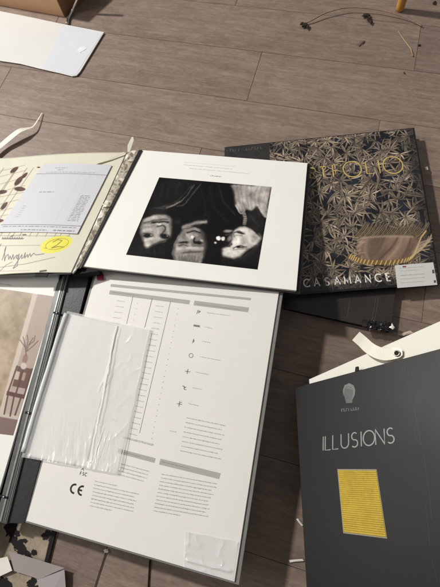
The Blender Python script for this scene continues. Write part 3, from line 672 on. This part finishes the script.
    st([(146, 254), (186, 240), (226, 262)], 9, 66, .9); el(192, 254, 26, 7, 40, 14, .95, .4); st([(156, 274), (210, 276)], 8, 122, .8); st([(140, 262), (150, 282)], 10, 84, .7)
    st([(142, 372), (190, 352), (244, 364)], 7, 58, .9); el(182, 364, 16, 9, 22, 0, .97, .35); el(210, 366, 22, 6, 60, 0, .9, .4); st([(142, 384), (200, 380), (254, 378)], 7, 112, .8)
    st([(76, 312), (104, 318), (128, 344)], 14, 50, .9); el(92, 346, 30, 14, 34, 20, .95, .4); el(112, 294, 14, 22, 150, 20, .8); el(102, 240, 36, 12, 150, -4, .95, .5); st([(78, 268), (124, 262)], 9, 96, .8)
    st([(338, 262), (352, 296), (322, 336)], 18, 128, .6, 20); st([(250, 384), (196, 434), (142, 446)], 10, 120, .6, 12); st([(134, 300), (120, 330), (100, 356)], 8, 120, .6, 10)
    el(27, 293, 16, 17, 250, 0, 1, .3); el(62, 298, 16, 16, 252, 0, 1, .3); el(2, 330, 9, 8, 204, -20); el(44, 294, 22, 8, 180, 0, .5)
    img *= (.68+.6*vnoise(X, Y, 6, 93, 3))[..., None]
    for k in range(3): img[..., k] = blur(img[..., k], 1)
    img = np.clip(img, 0, 255)/255.; img = 255*(img+.35*(img*img*(3-2*img)-img)); img = img*1.08
    img += ((n2-.5)*14*(.4+img[..., 0]/160))[..., None]
    return img
phq = [U0.at(126, 254.6, .0005), U0.at(257.5, 269.5, .0005), U0.at(271.6, 186.9, .0005), U0.at(159.2, 177.3, .0005)]
grid_obj('group_photograph', attr_mat('photo_print', .32, .3), up, phq, 460, 360, photo)
d = Decal(U0, .0005); d.words((183, 165), (232, 169.3), .0026, fill=.5); d.words((189, 168.6), (250, 174), .0028, fill=.6); d.words((184, 162.4), (236, 166.8), .0018, fill=.4); d.build('pale_caption', INKL, up)
d = Decal(U0, .0005); d.words((210, 176.2), (221.7, 177.2), .004, (9, 12), .9); d.build('bold_caption', INK, up)
# spine strip of mottled trims, with hinge under it
sq = [U0.at(72.5, 273.5, .001), U0.at(79.2, 267.5, .001), U0.at(139.2, 150.2, .001), U0.at(127.5, 152.5, .001)]
def mott(X, Y, U, V):
    img = np.zeros(X.shape+(3,)); img[:] = (186, 178, 162); n = vnoise(X, Y, 3.2, 61, 3); n2 = vnoise(X, Y, 5, 66, 2)
    mix(img, sm(.56, .66, n), (128, 114, 94)); mix(img, sm(.55, .63, n2), (232, 226, 210)); mix(img, sm(.38, .32, n), (150, 134, 108)); return img
grid_obj('mottled_spine_strip', attr_mat('mottled_foil', .3, .6, bump=.5, bscale=400), up, sq, 40, 220, mott, thick=.004,
         height=lambda u, v: .0015+.003*vnoise(u*3, v*26, 1, 3, 3)*np.sin(np.pi*np.clip(u, .02, .98)))
slab('spine_block', [U0.at(72, 275, -.006), U0.at(98, 271, -.008), U0.at(148, 151, -.008), U0.at(124, 153, -.006)], [.016, .02, .012, .012], U0.n, BLACKM, up)
slab('black_hinge_edge', [U0.at(78.6, 268.6, .0035), U0.at(81.0, 268, .0035), U0.at(142.2, 149.8, .0035), U0.at(139.2, 149.8, .0035)], .004, U0.n, BLACKB, up, .0005)
slab('black_hinge_edge', [U0.at(70.3, 273.3, .0018), U0.at(72.3, 273, .0018), U0.at(128, 152.5, .0018), U0.at(126.6, 152.5, .0018)], .006, U0.n, BLACKB, up, .0005)
# left page of this book: cream decorated sheet
A0 = U0.at(71.5, 272.5, .001); A1 = U0.at(126.5, 152.3, .001)
B0 = Plane((0, 0, .098)).at(-70, 277.5); B1 = Plane((0, 0, .032)).at(-60, 161)
lc = [B0, A0, A1, B1]
def floral(X, Y, U, V):
    img = np.zeros(X.shape+(3,)); img[:] = (220, 215, 194); img += ((vnoise(X, Y, 20, 71)-.5)*8)[..., None]
    r = np.random.default_rng(4)
    reg = (1-sm(235, 238, Y))[..., None]
    save = img.copy()
    for k in range(15):                                            # slanting thin stems
        x = -40+k*7.5+r.normal()*1.5; y0 = 240; stroke(img, X, Y, [(x, y0), (x+20, y0-34), (x+45+r.normal()*3, y0-72)], .55, (118, 96, 84), .75, .7)
    for k in range(11):
        y = 172+k*6.4+r.normal()*1; stroke(img, X, Y, [(-45, y+8), (-10, y+2), (25, y-4-r.random()*4)], .5, (140, 120, 104), .65, .7)
    for (x, y, a, s_) in ((14, 170, -35, 1), (18.5, 181, -48, 1.25), (24.5, 175.5, -45, .8), (2, 192, -8, 1), (19.5, 189, 3, 1.15), (4, 206, -50, 1), (-1, 221, -10, .9), (-14, 178, -40, 1.1), (-20, 200, -20, 1.1), (-12, 214, -45, 1), (-30, 190, -30, 1), (38.5, 167.3, 0, .35), (9, 224, -30, .5)):
        ell(img, X, Y, x, y, 4.6*s_, 1.9*s_, a, (66, 40, 32), .2); ell(img, X, Y, x+2.4*s_*math.cos(math.radians(a)), y+2.4*s_*math.sin(math.radians(a)), 2.6*s_, 1.2*s_, a, (92, 52, 44), .3)
    img[:] = img*reg+save*(1-reg)
    mix(img, sm(.988, .994, V)*.3, (150, 146, 130))
    # writing under the invoice
    stroke(img, X, Y, [(-40, 235.5), (70, 236)], .5, (110, 104, 98), .7, .6); stroke(img, X, Y, [(-40, 246.2), (40, 245.3)], .45, (110, 104, 98), .7, .6)
    def scr(x, y, pts, w=.55, sx=1, c=(64, 60, 66)): stroke(img, X, Y, [(x+a*sx, y+b) for a, b in pts], w, c, .9, .6)
    for k in range(9): scr(2+k*2.4, 239, [(0, 0), (.8, -1.6), (1.2, .2), (2.4, -.8)], .6)
    scr(11, 236.5, [(0, 0), (2, -1)], 1.0); scr(23, 235, [(0, 0), (3, -.3)], 1.)
    for k, x in enumerate((-14, -6)): scr(x, 246, [(0, 3), (3, -3), (4, 3), (7, -2)], .8, 1, (110, 108, 112))
    # cursive word
    w = [(2, 260), (5, 251), (6, 246.5), (4.6, 250), (4.4, 261), (6, 256), (8, 254.4), (8.6, 259.5), (10, 256), (11.2, 259.5), (13, 254.5), (13.4, 259.3), (15.5, 256), (17.6, 255), (16, 258), (17.4, 259), (19, 254), (17, 266), (13, 268.5), (16, 263.5), (20.5, 256.6), (22, 254.6), (21.4, 258.6), (23.6, 257.4), (25.2, 252.6), (24.6, 258.2), (27.4, 254.4), (27.6, 257.4), (30, 253.6), (30.6, 256.6), (33.5, 253.2), (36, 255), (44, 253.8)]
    scr(0, 0, w, .6, 1, (66, 64, 78))
    stroke(img, X, Y, [(-5, 268), (6, 266.5), (25, 264), (45, 259.5), (55, 257)], .5, (120, 84, 88), .8, .6); stroke(img, X, Y, [(-20, 271.5), (10, 271), (30, 270.5)], .5, (180, 120, 124), .7, .6)
    stroke(img, X, Y, [(0, 271), (6, 265), (12, 262)], .5, (90, 80, 90), .8, .6)
    # yellow highlighter spot with an encircled 2
    q = np.hypot((X-56)/16.3, (Y-244.5+.22*(X-56))/8.4)+.14*(vnoise(X, Y, 6, 5)-.5)
    mix(img, (1-sm(.9, 1.02, q))*.85, (236, 226, 62))
    stroke(img, X, Y, [(44, 248)]+[(57+11.5*math.cos(t), 244-2.2*math.cos(t)+5.2*math.sin(t)) for t in np.linspace(2.6, 8.7, 22)], .5, (128, 112, 40), .75, .6)
    stroke(img, X, Y, [(53, 242), (58, 239.5), (62, 240.5), (57, 245), (51.5, 248), (58, 246.6), (64, 247)], .7, (110, 96, 36), .85, .6)
    stroke(img, X, Y, [(40, 271.4), (46, 270.6)], 1.6, (34, 30, 30), .9, .8)
    return img
def curl(u, v): return .006*np.sin(np.pi*np.clip((u-.4)/.6, 0, 1))
CREAMP = attr_mat('printed_cream_sheet', .5, .35, bump=.08, bscale=500)
grid_obj('decorated_cream_page', CREAMP, up, lc, 520, 300, floral, thick=.002, height=curl)
# dark leaves beneath the cream page
lw = [q-np.array([0, 0, .0045]) for q in lc]; slab('leaves_under_cream_page', [lw[0], lw[1], lw[2], lw[3]], .006, (0, 0, 1), mat('grey_violet_edges', (150, 146, 150), .7, .3, noise=.1, nscale=300), up)
lw2 = [q-np.array([0, 0, .011]) for q in (lc[0], lc[1], lc[2], lc[3])]; slab('leaf_stack', [lw2[0]-U0.ey*.0, lw2[1]+ev*.02, lw2[2], lw2[3]], .012, (0, 0, 1), BLACKM, up)
slab('black_page_clip', [U0.at(34, 276.5, .002), U0.at(47, 276.8, .002), U0.at(49, 271.8, .002), U0.at(36, 272.8, .002)], .002, U0.n, BLACKM, up)
# invoice sheet
def bil(u, v, lift):
    p = (lc[0]*(1-u)+lc[1]*u)*(1-v)+(lc[3]*(1-u)+lc[2]*u)*v; n = np.cross(lc[1]-lc[0], lc[3]-lc[0]); n /= np.linalg.norm(n)
    return p+n*(lift+curl(u, v))
def find(x, y, lift):
    u, v = .7, .5
    for _ in range(30):
        f = lambda a, b: np.array(proj(bil(a, b, lift))); e = f(u, v)-np.array((x, y)); J = np.stack([(f(u+1e-4, v)-f(u, v))/1e-4, (f(u, v+1e-4)-f(u, v))/1e-4], 1)
        du = np.linalg.solve(J, -e); u += du[0]; v += du[1]
    return bil(u, v, lift)
def invoice(X, Y, U, V):
    img = np.zeros(X.shape+(3,)); img[:] = (208, 207, 211); ink = (112, 110, 118)
    r = np.random.default_rng(2)
    def row(u0, u1, v, w=.006, op=.6):
        u = u0
        while u < u1:
            l = r.uniform(.02, .07); mix(img, (sm(u, u+.004, U)*(1-sm(min(u+l, u1), min(u+l, u1)+.004, U))*(1-sm(w*.6, w, np.abs(V-v))))*op, ink); u += l+.012
    row(.22, .40, .93); row(.28, .36, .90); mix(img, (1-sm(.004, .008, np.abs(V-.84)))*.5, ink); row(.12, .85, .865, .006, .5)
    row(.22, .42, .56, .008, .6)
    for k in range(17): row(.80, .93, .52-k*.022, .007, .55)
    for k in range(6): row(.12, .17, .36-k*.03, .006, .35)
    mix(img, (1-sm(.003, .008, np.abs(V-.10)))*.6, ink); row(.04, .96, .075, .008, .6); row(.3, .62, .03, .008, .75); row(.7, .95, .03, .01, .75)
    for u_ in (.1, .66, .78): mix(img, (1-sm(.001, .004, np.abs(U-u_)))*(V > .11)*(V < .83)*.18, ink)
    return img
iq = [find(-4, 232.5, .0016), find(77.5, 234, .0016), find(112, 165.5, .0016), find(43.5, 164.2, .0016)]
o = grid_obj('invoice_sheet', CREAMP, None, iq, 260, 240, invoice, height=lambda u, v: .0012+.0045*np.sin(np.pi*u)*.8, thick=.0003)
tag(o, 'pale printed invoice sheet lying on the cream decorated page above the yellow mark', 'invoice')
# scrap strips at the top of the spine
TR = mat('cream_paper_strip', (222, 212, 192), .5, .4, noise=.04, bump=.2)
strip('cream_hinge_tape', [U0.at(88, 166, .006), U0.at(99, 162, .009), U0.at(110, 159, .007), U0.at(124, 152.5, .008)], [.010, .008, .006, .005], TR, up)
strip('cream_hinge_tape', [U0.at(100, 204.8, .0125), U0.at(108, 203.6, .0125)], [.003, .003], TR, up)
strip('white_tag', [U0.at(128.5, 152, .004), U0.at(129.5, 146, .012), U0.at(132, 140, .018), U0.at(132.5, 137, .02)], [.006, .012, .010, .004], WHT, up, nrm=FWD)
slab('magenta_tab', [U0.at(96.5, 279.5, -.03), U0.at(103, 279.5, -.03), U0.at(103, 273, -.03), U0.at(96.5, 273, -.03)], .006, U0.n, mat('magenta_plastic', (150, 40, 72), .4, .5), up, .002)

# ------------------------------------------------------------------ charcoal book, right foreground
IL = Plane(Plane((0, 0, .05)).at(295, 387.5), -.107, .733, -.28)
ill = thing('swatch_book', 'charcoal swatch book with yellow ribbed window and silver title, propped up at the right', 'swatch book', (*IL.at(360, 480)[:2], 0))
q = [IL.at(308, 612), IL.at(520, 650), IL.at(490, 335.5), IL.at(295, 387.5)]
ca = slab('cover', q, .0028, IL.n, CHAR, ill, .0007)
d = Decal(IL)
tx = [('I', 323.3), ('L', 328.0), ('L', 335.6), ('U', 345), ('S', 354.8), ('I', 361.6), ('O', 369.3), ('N', 380.4), ('S', 391)]
A, e1, e2 = vecs(IL, (322, 450.5), (395, 442.5)); e2 = np.array(IL.uv(361, 430))-np.array(IL.uv(361.4, 447)); e2 /= np.linalg.norm(e2)
for i, (ch, x) in enumerate(tx):
    y = 450.6-(x-322)*.108; h = .0262
    glyph(d, ch, IL.uv(x, y), e1, e2, h, .0021, .84 if ch == 'O' else .9)
d.build('silver_title', mat('title_silver', (128, 128, 124), .4, .5, noise=.15, nscale=300), ca)
def emblem(X, Y, U, V):
    img = np.zeros(X.shape+(3,)); img[:] = (44, 44, 45)
    ell(img, X, Y, 349, 391.5, 6.0, 7.4, 0, (112, 112, 108), .15)
    ell(img, X, Y, 347.6, 393, 3.0, 5.6, 0, (92, 84, 82), .3)
    ell(img, X, Y, 346.8, 395.5, 2.2, 4, 0, (66, 62, 62), .4, .6)
    stroke(img, X, Y, [(344, 389), (348, 386), (353, 388), (354.5, 394)], 1.0, (140, 140, 134), .8, .8)
    stroke(img, X, Y, [(347, 400), (350, 403)], 4.5, (84, 80, 78), .85, 1.2)
    return img
eq = [IL.at(341.5, 405.5, .0003), IL.at(357, 403.5, .0003), IL.at(356.5, 382.5, .0003), IL.at(341.3, 384.5, .0003)]
# emblem is a raised round-topped foil head: cut out to its outline
V_, F_ = [], []; pts = [(349+6.1*math.cos(a)*1.0, 391.5-7.4*math.sin(a)) for a in np.linspace(-.9, math.pi+.75, 26)]+[(346.2, 403.2), (352.2, 403.0)]
me = mesh('emblem', [IL.at(*p_, .0004) for p_ in pts], [list(range(len(pts)))]); link('emblem', me, mat('emblem_foil', (60, 59, 57), .45, .5, noise=.35, nscale=120), ca)
d = Decal(IL, .0006); d.ribbon([IL.uv(*p_) for p_ in ((344.0, 393.5), (343.9, 390), (345.6, 386.3), (349.2, 384.8), (352.8, 386.6), (354.3, 390.5), (354.0, 395), (352.6, 399.5))], [.002, .003, .005, .006, .006, .005, .004, .001]); d.ribbon([IL.uv(*p_) for p_ in ((346.2, 388.8), (349, 387.6), (352, 389.4))], [.001, .003, .001])
d.build('emblem_detail', mat('emblem_highlight', (104, 103, 99), .5, .4), ca)
d = Decal(IL); d.marks((341.5, 411.8), (359, 409.9), .0062); d.build('emblem_name', DIMS, ca)
# yellow window with ribs
sw = [(344, 532), (386.2, 537.2), (376.2, 470.6), (338.2, 470.2)]
slab('window_rim', [IL.at(*p_, .0006) for p_ in ((343.3, 533.2), (387.2, 538.6), (376.7, 469.3), (337.3, 469.0))], .0005, IL.n, mat('pale_rim', (132, 126, 104), .5, .4), ca, 0)
def ribs(u, v): return .0007*np.abs(np.sin(np.pi*v*30))
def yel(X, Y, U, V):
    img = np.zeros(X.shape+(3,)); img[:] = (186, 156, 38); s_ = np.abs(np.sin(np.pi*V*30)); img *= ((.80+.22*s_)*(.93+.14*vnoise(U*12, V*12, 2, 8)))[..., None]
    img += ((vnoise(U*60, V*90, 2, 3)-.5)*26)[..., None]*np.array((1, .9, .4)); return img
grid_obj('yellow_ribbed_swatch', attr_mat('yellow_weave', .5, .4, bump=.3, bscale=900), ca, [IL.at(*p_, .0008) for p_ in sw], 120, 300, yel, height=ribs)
# scuffs near the hinge
d = Decal(IL)
for a, b_ in (((414, 407), (421, 445)), ((414.6, 407), (421.8, 445.5)), ((402, 367), (402.5, 378)), ((405, 367), (405.5, 376)), ((408, 368), (409, 384)), ((409, 388), (410, 398)), ((413, 378), (414, 396)), ((415, 428), (416.5, 441)), ((418, 440), (419, 443)), ((424, 452), (428, 486)), ((428, 470), (432, 520)), ((426, 505), (430, 545)), ((432, 560), (438, 583)), ((416, 392), (418, 402)), ((403, 384), (404.5, 394))): d.linepx(a, b_, .00035)
d.build('hinge_scuffs', mat('scuff_dark_grey', (52, 52, 51), .5, .4), ca)
# cream board under the cover and more leaves fanning down
I2 = Plane(IL.O-IL.n*.012, -.107, .733, -.28)
cq = [I2.at(326, 620), I2.at(515, 640), I2.at(500, 294.5), I2.at(309, 379.3)]
cbd = slab('cream_board', cq, .004, I2.n, CREAM, ill, .0008)
for k in range(1, 5):
    f = k/5; dz = .05
    top = []
    for i, c in enumerate([I2.at(330, 615), I2.at(500, 625), I2.at(480, 320), I2.at(318, 392)]):
        c = c-I2.n*.006; z = c[2]; top.append(np.array([c[0], c[1], z*(1-f*.92)]))
    slab('sample_leaf', top, .003, (0, 0, 1), [CREAM, GREYB][k % 2], ill, .0005)
slab('back_cover', [np.array([c[0], c[1], .006]) for c in top], .003, (0, 0, 1), CHAR, ill)
slab('binding_block', [IL.at(470, 640, -.02), IL.at(520, 650, -.02), IL.at(490, 340, -.02), IL.at(460, 350, -.02)], [.28]*4, (0, 0, 1), BLACKM, ill)
slab('black_clip', [IL.at(354.8, 371.5, .0012), IL.at(358.6, 370.7, .0012), IL.at(358.2, 366.2, .0012), IL.at(355.4, 366.9, .0012)], .004, IL.n, BLACKM, ill, .0005)
# strap with rivet
STR = mat('cream_leather_strap', (226, 220, 202), .42, .5, noise=.03, nscale=60, bump=.25, bscale=500)
sp = [(356, 336, .030, .0200), (362.5, 341.5, .024, .0205), (369.5, 348, .019, .021), (377.5, 352.5, .015, .0215), (386, 354.5, .011, .0215), (394, 353.5, .0075, .0205), (399.5, 352.8, .0065, .017), (402.6, 352.6, .006, .009)]
# smooth the strap
spp = cr(sp)
so = strip('strap', [I2.at(p_[0], p_[1], p_[2]) for p_ in spp], [p_[3]*1.12 for p_ in spp], STR, cbd, thick=.0018, nrm=I2.n)
def ring(pl, x, y, h, r, w, name, m, parent):
    c = pl.at(x, y, h); pts = [c+pl.ex*r*math.cos(a)+pl.ey*r*math.sin(a) for a in np.linspace(0, 2*math.pi, 25)]
    tube(name, pts, w, m, parent, 8)
    return c
me = mesh('eyelet', [I2.at(396.8, 353.2, .0102)+I2.ex*.0045*math.cos(a)+I2.ey*.0045*math.sin(a) for a in np.linspace(0, 2*math.pi, 24, endpoint=False)], [list(range(24))])
link('eyelet_hole', me, mat('dark_hole', (38, 34, 30), .8, .2), cbd); ring(I2, 396.8, 353.2, .0105, .0052, .0012, 'eyelet', mat('brass_eyelet', (150, 144, 128), .3, .5, metallic=.8), cbd)

# ------------------------------------------------------------------ things on the floor around
Z1 = zplane(.006)
cb = thing('cream_sheet_board', 'large cream board with a glossy end tinted with a painted bluish sheen, on the floor at the top left', 'board', FL.at(30, 45))
tq = [(-45, 52), (0, 60.6), (20, 63.5), (40, 68.5), (60, 73), (72, 76), (76.5, 75.4), (80, 71.5), (104, 32), (62, 23.8), (30, 17), (0, 11), (-50, 1)]
slab('board', [Z1.at(*p_) for p_ in tq], .0035, (0, 0, 1), mat('cream_laminate', (220, 218, 212), .35, .5, noise=.02, nscale=7, bump=.1, bscale=60), cb, .0006)
slab('glossy_sheen_end', [Z1.at(*p_, .0004) for p_ in ((42.5, 68.2), (71, 75), (76, 74.2), (102.6, 32.6), (62.5, 24.7), (57, 38))], .0003, (0, 0, 1), mat('bluish_sheen', (217, 219, 224), .22, .6, noise=.015, nscale=9, bump=.1, bscale=40), cb, 0)  # glossy end of the board, its bluish sheen put into the colour
slab('label_mark', [Z1.at(*p_, .0011) for p_ in ((76.5, 51), (80, 52.6), (86.5, 48.5), (84.6, 46.2), (79.5, 47))], .0004, (0, 0, 1), mat('shiny_white', (232, 233, 235), .15, .6), cb, 0)
# cardboard box
CARD = mat('brown_cardboard', (214, 172, 134), .75, .2, noise=.05, nscale=25, bump=.2, bscale=200)
bx = thing('cardboard_box', 'brown cardboard box at the top left corner beside the chrome leg', 'box', FL.at(40, 14))
p0, p1 = FL.at(-60, -5), FL.at(65, 17.3); e_ = (p1-p0)/np.linalg.norm(p1-p0); bk = np.array([-e_[1], e_[0], 0]); zz = np.array([0, 0, 1.])
s0 = p1; s1 = p1+e_*.10+bk*.30; w0 = p0; w1 = p0+bk*.34
CARDD = mat('cardboard_shaded_end', (126, 92, 66), .8, .2, noise=.06, nscale=25)  # same cardboard in darker brown, the end wall's shade put into colour
def wall(name, a, b_, hgt, inward, m):
    slab(name, [a+zz*hgt, b_+zz*hgt, b_+inward*.004+zz*hgt, a+inward*.004+zz*hgt], hgt-.001, (0, 0, 1), m, bx, .0006)
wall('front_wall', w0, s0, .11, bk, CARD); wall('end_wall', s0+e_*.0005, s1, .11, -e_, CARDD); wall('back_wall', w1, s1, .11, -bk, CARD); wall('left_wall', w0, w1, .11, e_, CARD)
slab('base', [w0+zz*.005+bk*.006, s0+zz*.005+bk*.006-e_*.006, s1+zz*.005-bk*.006-e_*.006, w1+zz*.005-bk*.006], .004, (0, 0, 1), CARD, bx, 0)
# chrome leg
pts = [Plane((0, 0, z)).at(x, y) for x, y, z in ((67.0, 24, .0055), (68.4, 18, .0055), (72.2, 10.5, .012), (77.5, -2, .05), (86, -22, .11))]
o = tube('chrome_furniture_leg', [tuple(p_) for p_ in cr(pts, 8)], .0052, CHROME, None, 14); tag(o, 'bent chrome tube leg rising beside the cardboard box', 'furniture leg')
# wooden leg
p = FL.at(399.3, 10.5); wl = thing('wooden_furniture_leg', 'round light wooden furniture leg at the top right edge', 'furniture leg', p)
WOOD = mat('ochre_wood', (196, 140, 66), .4, .5, noise=.15, nscale=30)
tube('turned_leg', [p+zz*h for h in (0, .002, .008, .02, .06, .25)], [.007, .0105, .0125, .013, .014, .020], WOOD, wl, 20)
# twig
TW = mat('dry_twig', (150, 124, 98), .7, .3, noise=.25, nscale=120, bump=.4, bscale=300)
tw = thing('bent_twig', 'long thin twig bowed in an arc on the bare floor at the top right', 'twig', FL.at(350, 12))
ap = [(290+x/2.933, y/2.933) for x, y in ((38, 74), (60, 68), (85, 57), (110, 48), (160, 37), (210, 37), (260, 43), (310, 53), (350, 65), (388, 82))]
tp = cr([np.append(FL.at(*a)[:2], .004+.012*math.sin(math.pi*i/9)) for i, a in enumerate(ap)], 4)
tube('stem', [tuple(t_) for t_ in tp], [.0022-.0008*i/len(tp) for i in range(len(tp))], TW, tw, 7)
tube('side_twig', [tuple(FL.at(x, y, .003)) for x, y in ((398, 31), (405, 41), (411, 49), (413, 56))], [.0008, .0013, .0015, .0018], mat('straw_twig', (176, 150, 112), .6, .3), tw, 6)
DKL = mat('dried_leaf', (58, 48, 40), .8, .2, noise=.3, nscale=90)
def crumb(name, parent, x, y, r, sx=1.6, m=DKL, z=.006):
    bm = bmesh.new(); bmesh.ops.create_icosphere(bm, subdivisions=2, radius=r); a = random.random()*3
    for v in bm.verts:
        v.co *= 1+random.uniform(-.4, .4); v.co.x *= sx; v.co.z *= .45
    bm.transform(Matrix.Translation(Vector(FL.at(x, y))+Vector((0, 0, z)))@Matrix.Rotation(a, 4, 'Z')); me = bpy.data.meshes.new(name); bm.to_mesh(me); bm.free(); return link(name, me, m, parent)
for x, y, r in ((305, 26.8, .007), (301.7, 25.2, .005), (307.5, 28.6, .005), (366, 17, .0075), (368.4, 20, .006), (370, 23.4, .006)): crumb('dried_leaf', tw, x, y, r)
tag(crumb('floor_crumb', None, 419, 45.6, .0042, 1.1, z=.002), 'dark crumb on the plank seam below the end of the twig', 'crumb', None)
tag(crumb('floor_crumb', None, 434.5, 3.5, .006, 1.4, z=.002), 'dark crumb in the top right corner of the floor', 'crumb')
tag(crumb('floor_crumb', None, 404.5, 73.4, .0022, 2.5, z=.001), 'dark crumb lying under the plank seam below the straw twig', 'crumb')
tag(crumb('floor_stain', None, 361.5, 43.4, .007, 2.4, mat('dry_leaf_brown', (112, 92, 78), .8, .2, noise=.2), .001), 'flat brown leaf fragment on the floor inside the arc of the twig', 'leaf fragment')
# paper ribbon at left
rp = cr([(-16, 158, .02, .0), (0, 146, .016, .0), (9, 138.5, .02, .0), (18.5, 131.2, .024, .0), (26, 128.8, .02, .0), (32.6, 126.8, .014, .0), (37, 121, .010, .0), (42, 112.8, .004, .0)], 4)
rw = cr([(.018,), (.018,), (.019,), (.017,), (.010,), (.005,), (.004,), (.0025,)], 4)
o = strip('paper_ribbon', [Plane((0, 0, p_[2])).at(p_[0], p_[1]) for p_ in rp], [float(w[0]) for w in rw], WHT, None, .0005)
tag(o, 'narrow torn white paper ribbon curling on the floor at the left edge', 'paper strip')
# blotched sheet at bottom left
def blot(X, Y, U, V):
    img = np.zeros(X.shape+(3,)); img[:] = (152, 138, 118); n = vnoise(X, Y, 9, 13); n2 = vnoise(X, Y, 2.2, 14, 3)
    img += ((n-.5)*40+(n2-.5)*20)[..., None]
    S_ = np.zeros(X.shape)
    for x, y, r in ((8, 528, 4), (11, 532, 5), (14, 540, 4.5), (17, 534, 3), (19, 545, 5.5), (22, 551, 4.5), (25, 541, 2.5), (28, 556, 4), (34, 553, 3.2), (24, 560, 3), (46, 536, 4), (48, 533, 3.5), (3, 583, 6), (9, 586, 4), (33, 581, 3.6), (31, 585, 4), (0, 588, 6), (38, 590, 5), (13, 526, 4), (50, 540, 2)):
        S_ = np.maximum(S_, np.exp(-(np.hypot(X-x, Y-y)/r)**2*.7))
    mix(img, sm(.44, .50, S_+(n2-.5)*.6), (20, 15, 13)); return img
bs = grid_obj('blotched_sheet', attr_mat('blotched_print', .7, .3, bump=.3), None, [FL.at(-60, 610, .0035), FL.at(42, 602, .0035), FL.at(56, 520, .0035), FL.at(-50, 480, .0035)], 260, 260, blot, thick=.003)
tag(bs, 'beige sheet with black blotches on the floor under the near end of the spine', 'patterned sheet')
o = slab('gap_shadow_strip', [FL.at(43, 566, .005), FL.at(47, 567, .005), FL.at(56.2, 531, .005), FL.at(52.0, 528, .005)], .004, (0, 0, 1), mat('gap_shadow_black', (24, 19, 16), .7, .3, noise=.2), bs)  # dark strip painted in for the shadow gap beside the sheet
MAU = mat('mauve_grey_paper', (172, 160, 156), .6, .3, noise=.03, nscale=30, bump=.15)
pf = thing('folded_paper', 'folded mauve-grey paper piece on the blotched sheet at the bottom left', 'folded paper', FL.at(38, 568))
def fold(name, pts, zs, m, parent, t=.0008):
    top = [Plane((0, 0, z)).at(x, y) for (x, y), z in zip(pts, zs)]; V = top+[q_-zz*t for q_ in top]; k = len(top)
    Fs = [[0, i, i+1] for i in range(1, k-1)]+[[k, k+i+1, k+i] for i in range(1, k-1)]+[[i, i+k, (i+1) % k+k, (i+1) % k] for i in range(k)]
    return link(name, mesh(name, V, Fs), m, parent)
fold('large_fold', [(8.5, 551), (64.5, 568), (39, 579.2), (14, 571)], [.022, .018, .006, .012], MAU, pf)
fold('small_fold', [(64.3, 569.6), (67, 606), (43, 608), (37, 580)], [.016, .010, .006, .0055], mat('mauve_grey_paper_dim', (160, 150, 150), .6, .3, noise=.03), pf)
fold('shaded_crease', [(64.3, 568.4), (64.3, 570.4), (40, 580.2)], [.0175, .015, .0052], mat('mauve_crease_shade', (120, 108, 112), .7, .3), pf)  # sliver in darker mauve, the shade of the crease put into its colour
o = fold('folded_paper', [(-30, 565), (7.3, 556.6), (12, 570.6), (-30, 590)], [.012, .014, .012, .006], WHT, None); tag(o, 'cream white folded paper tip at the left edge of the photo bottom', 'folded paper')
# string
o = tube('cord', [tuple(FL.at(x, y, .002)) for x, y in ((106.3, 551), (103, 561), (99, 573), (95, 586), (91, 600))], .0009, mat('dark_cord', (52, 42, 36), .8, .2)); tag(o, 'thin dark slanting cord with a pale knot on the floor below the large book', 'cord', 'dark cords on the floor')
crumb('pale_knot', o, 106.8, 550.5, .004, 1.2, WHT, .003).location = o.location*0
o = tube('cord', [tuple(FL.at(x, y, .002)) for x, y in ((150, 560), (149, 572), (148, 590), (147.5, 602))], .0016, mat('brown_cord', (44, 34, 28), .8, .2)); tag(o, 'short thick dark cord under the near edge of the large book, right of another', 'cord', 'dark cords on the floor')

# ------------------------------------------------------------------ light
w = bpy.data.worlds.new('World'); S.world = w; w.use_nodes = True; bg = w.node_tree.nodes['Background']
bg.inputs[0].default_value = (1.0, .985, .965, 1); bg.inputs[1].default_value = .195
def area(name, loc, tgt, size, power, col):
    l = bpy.data.lights.new(name, 'AREA'); l.shape = 'RECTANGLE'; l.size, l.size_y = size; l.energy = power; l.color = col
    o = bpy.data.objects.new(name, l); COL.objects.link(o); o.location = loc; o.rotation_euler = (Vector(tgt)-Vector(loc)).to_track_quat('-Z', 'Y').to_euler()
area('window_light', (-2.9, 3.3, 3.7), (.1, .3, 0), (.28, .28), 262, (1, .982, .955))
area('added_side_fill', (-3.4, 1.3, 2.3), (.1, .2, 0), (1.1, .9), 34, (1, .98, .96))  # added broad lamp for fill and highlights on the film wrinkles
S.view_settings.view_transform = 'Standard'; S.view_settings.look = 'None'; S.view_settings.exposure = 0.08; S.view_settings.gamma = 1
S.render.engine = 'CYCLES'; S.cycles.transparent_max_bounces = 12
for o in bpy.data.objects:
    if '_l' in o: del o['_l']
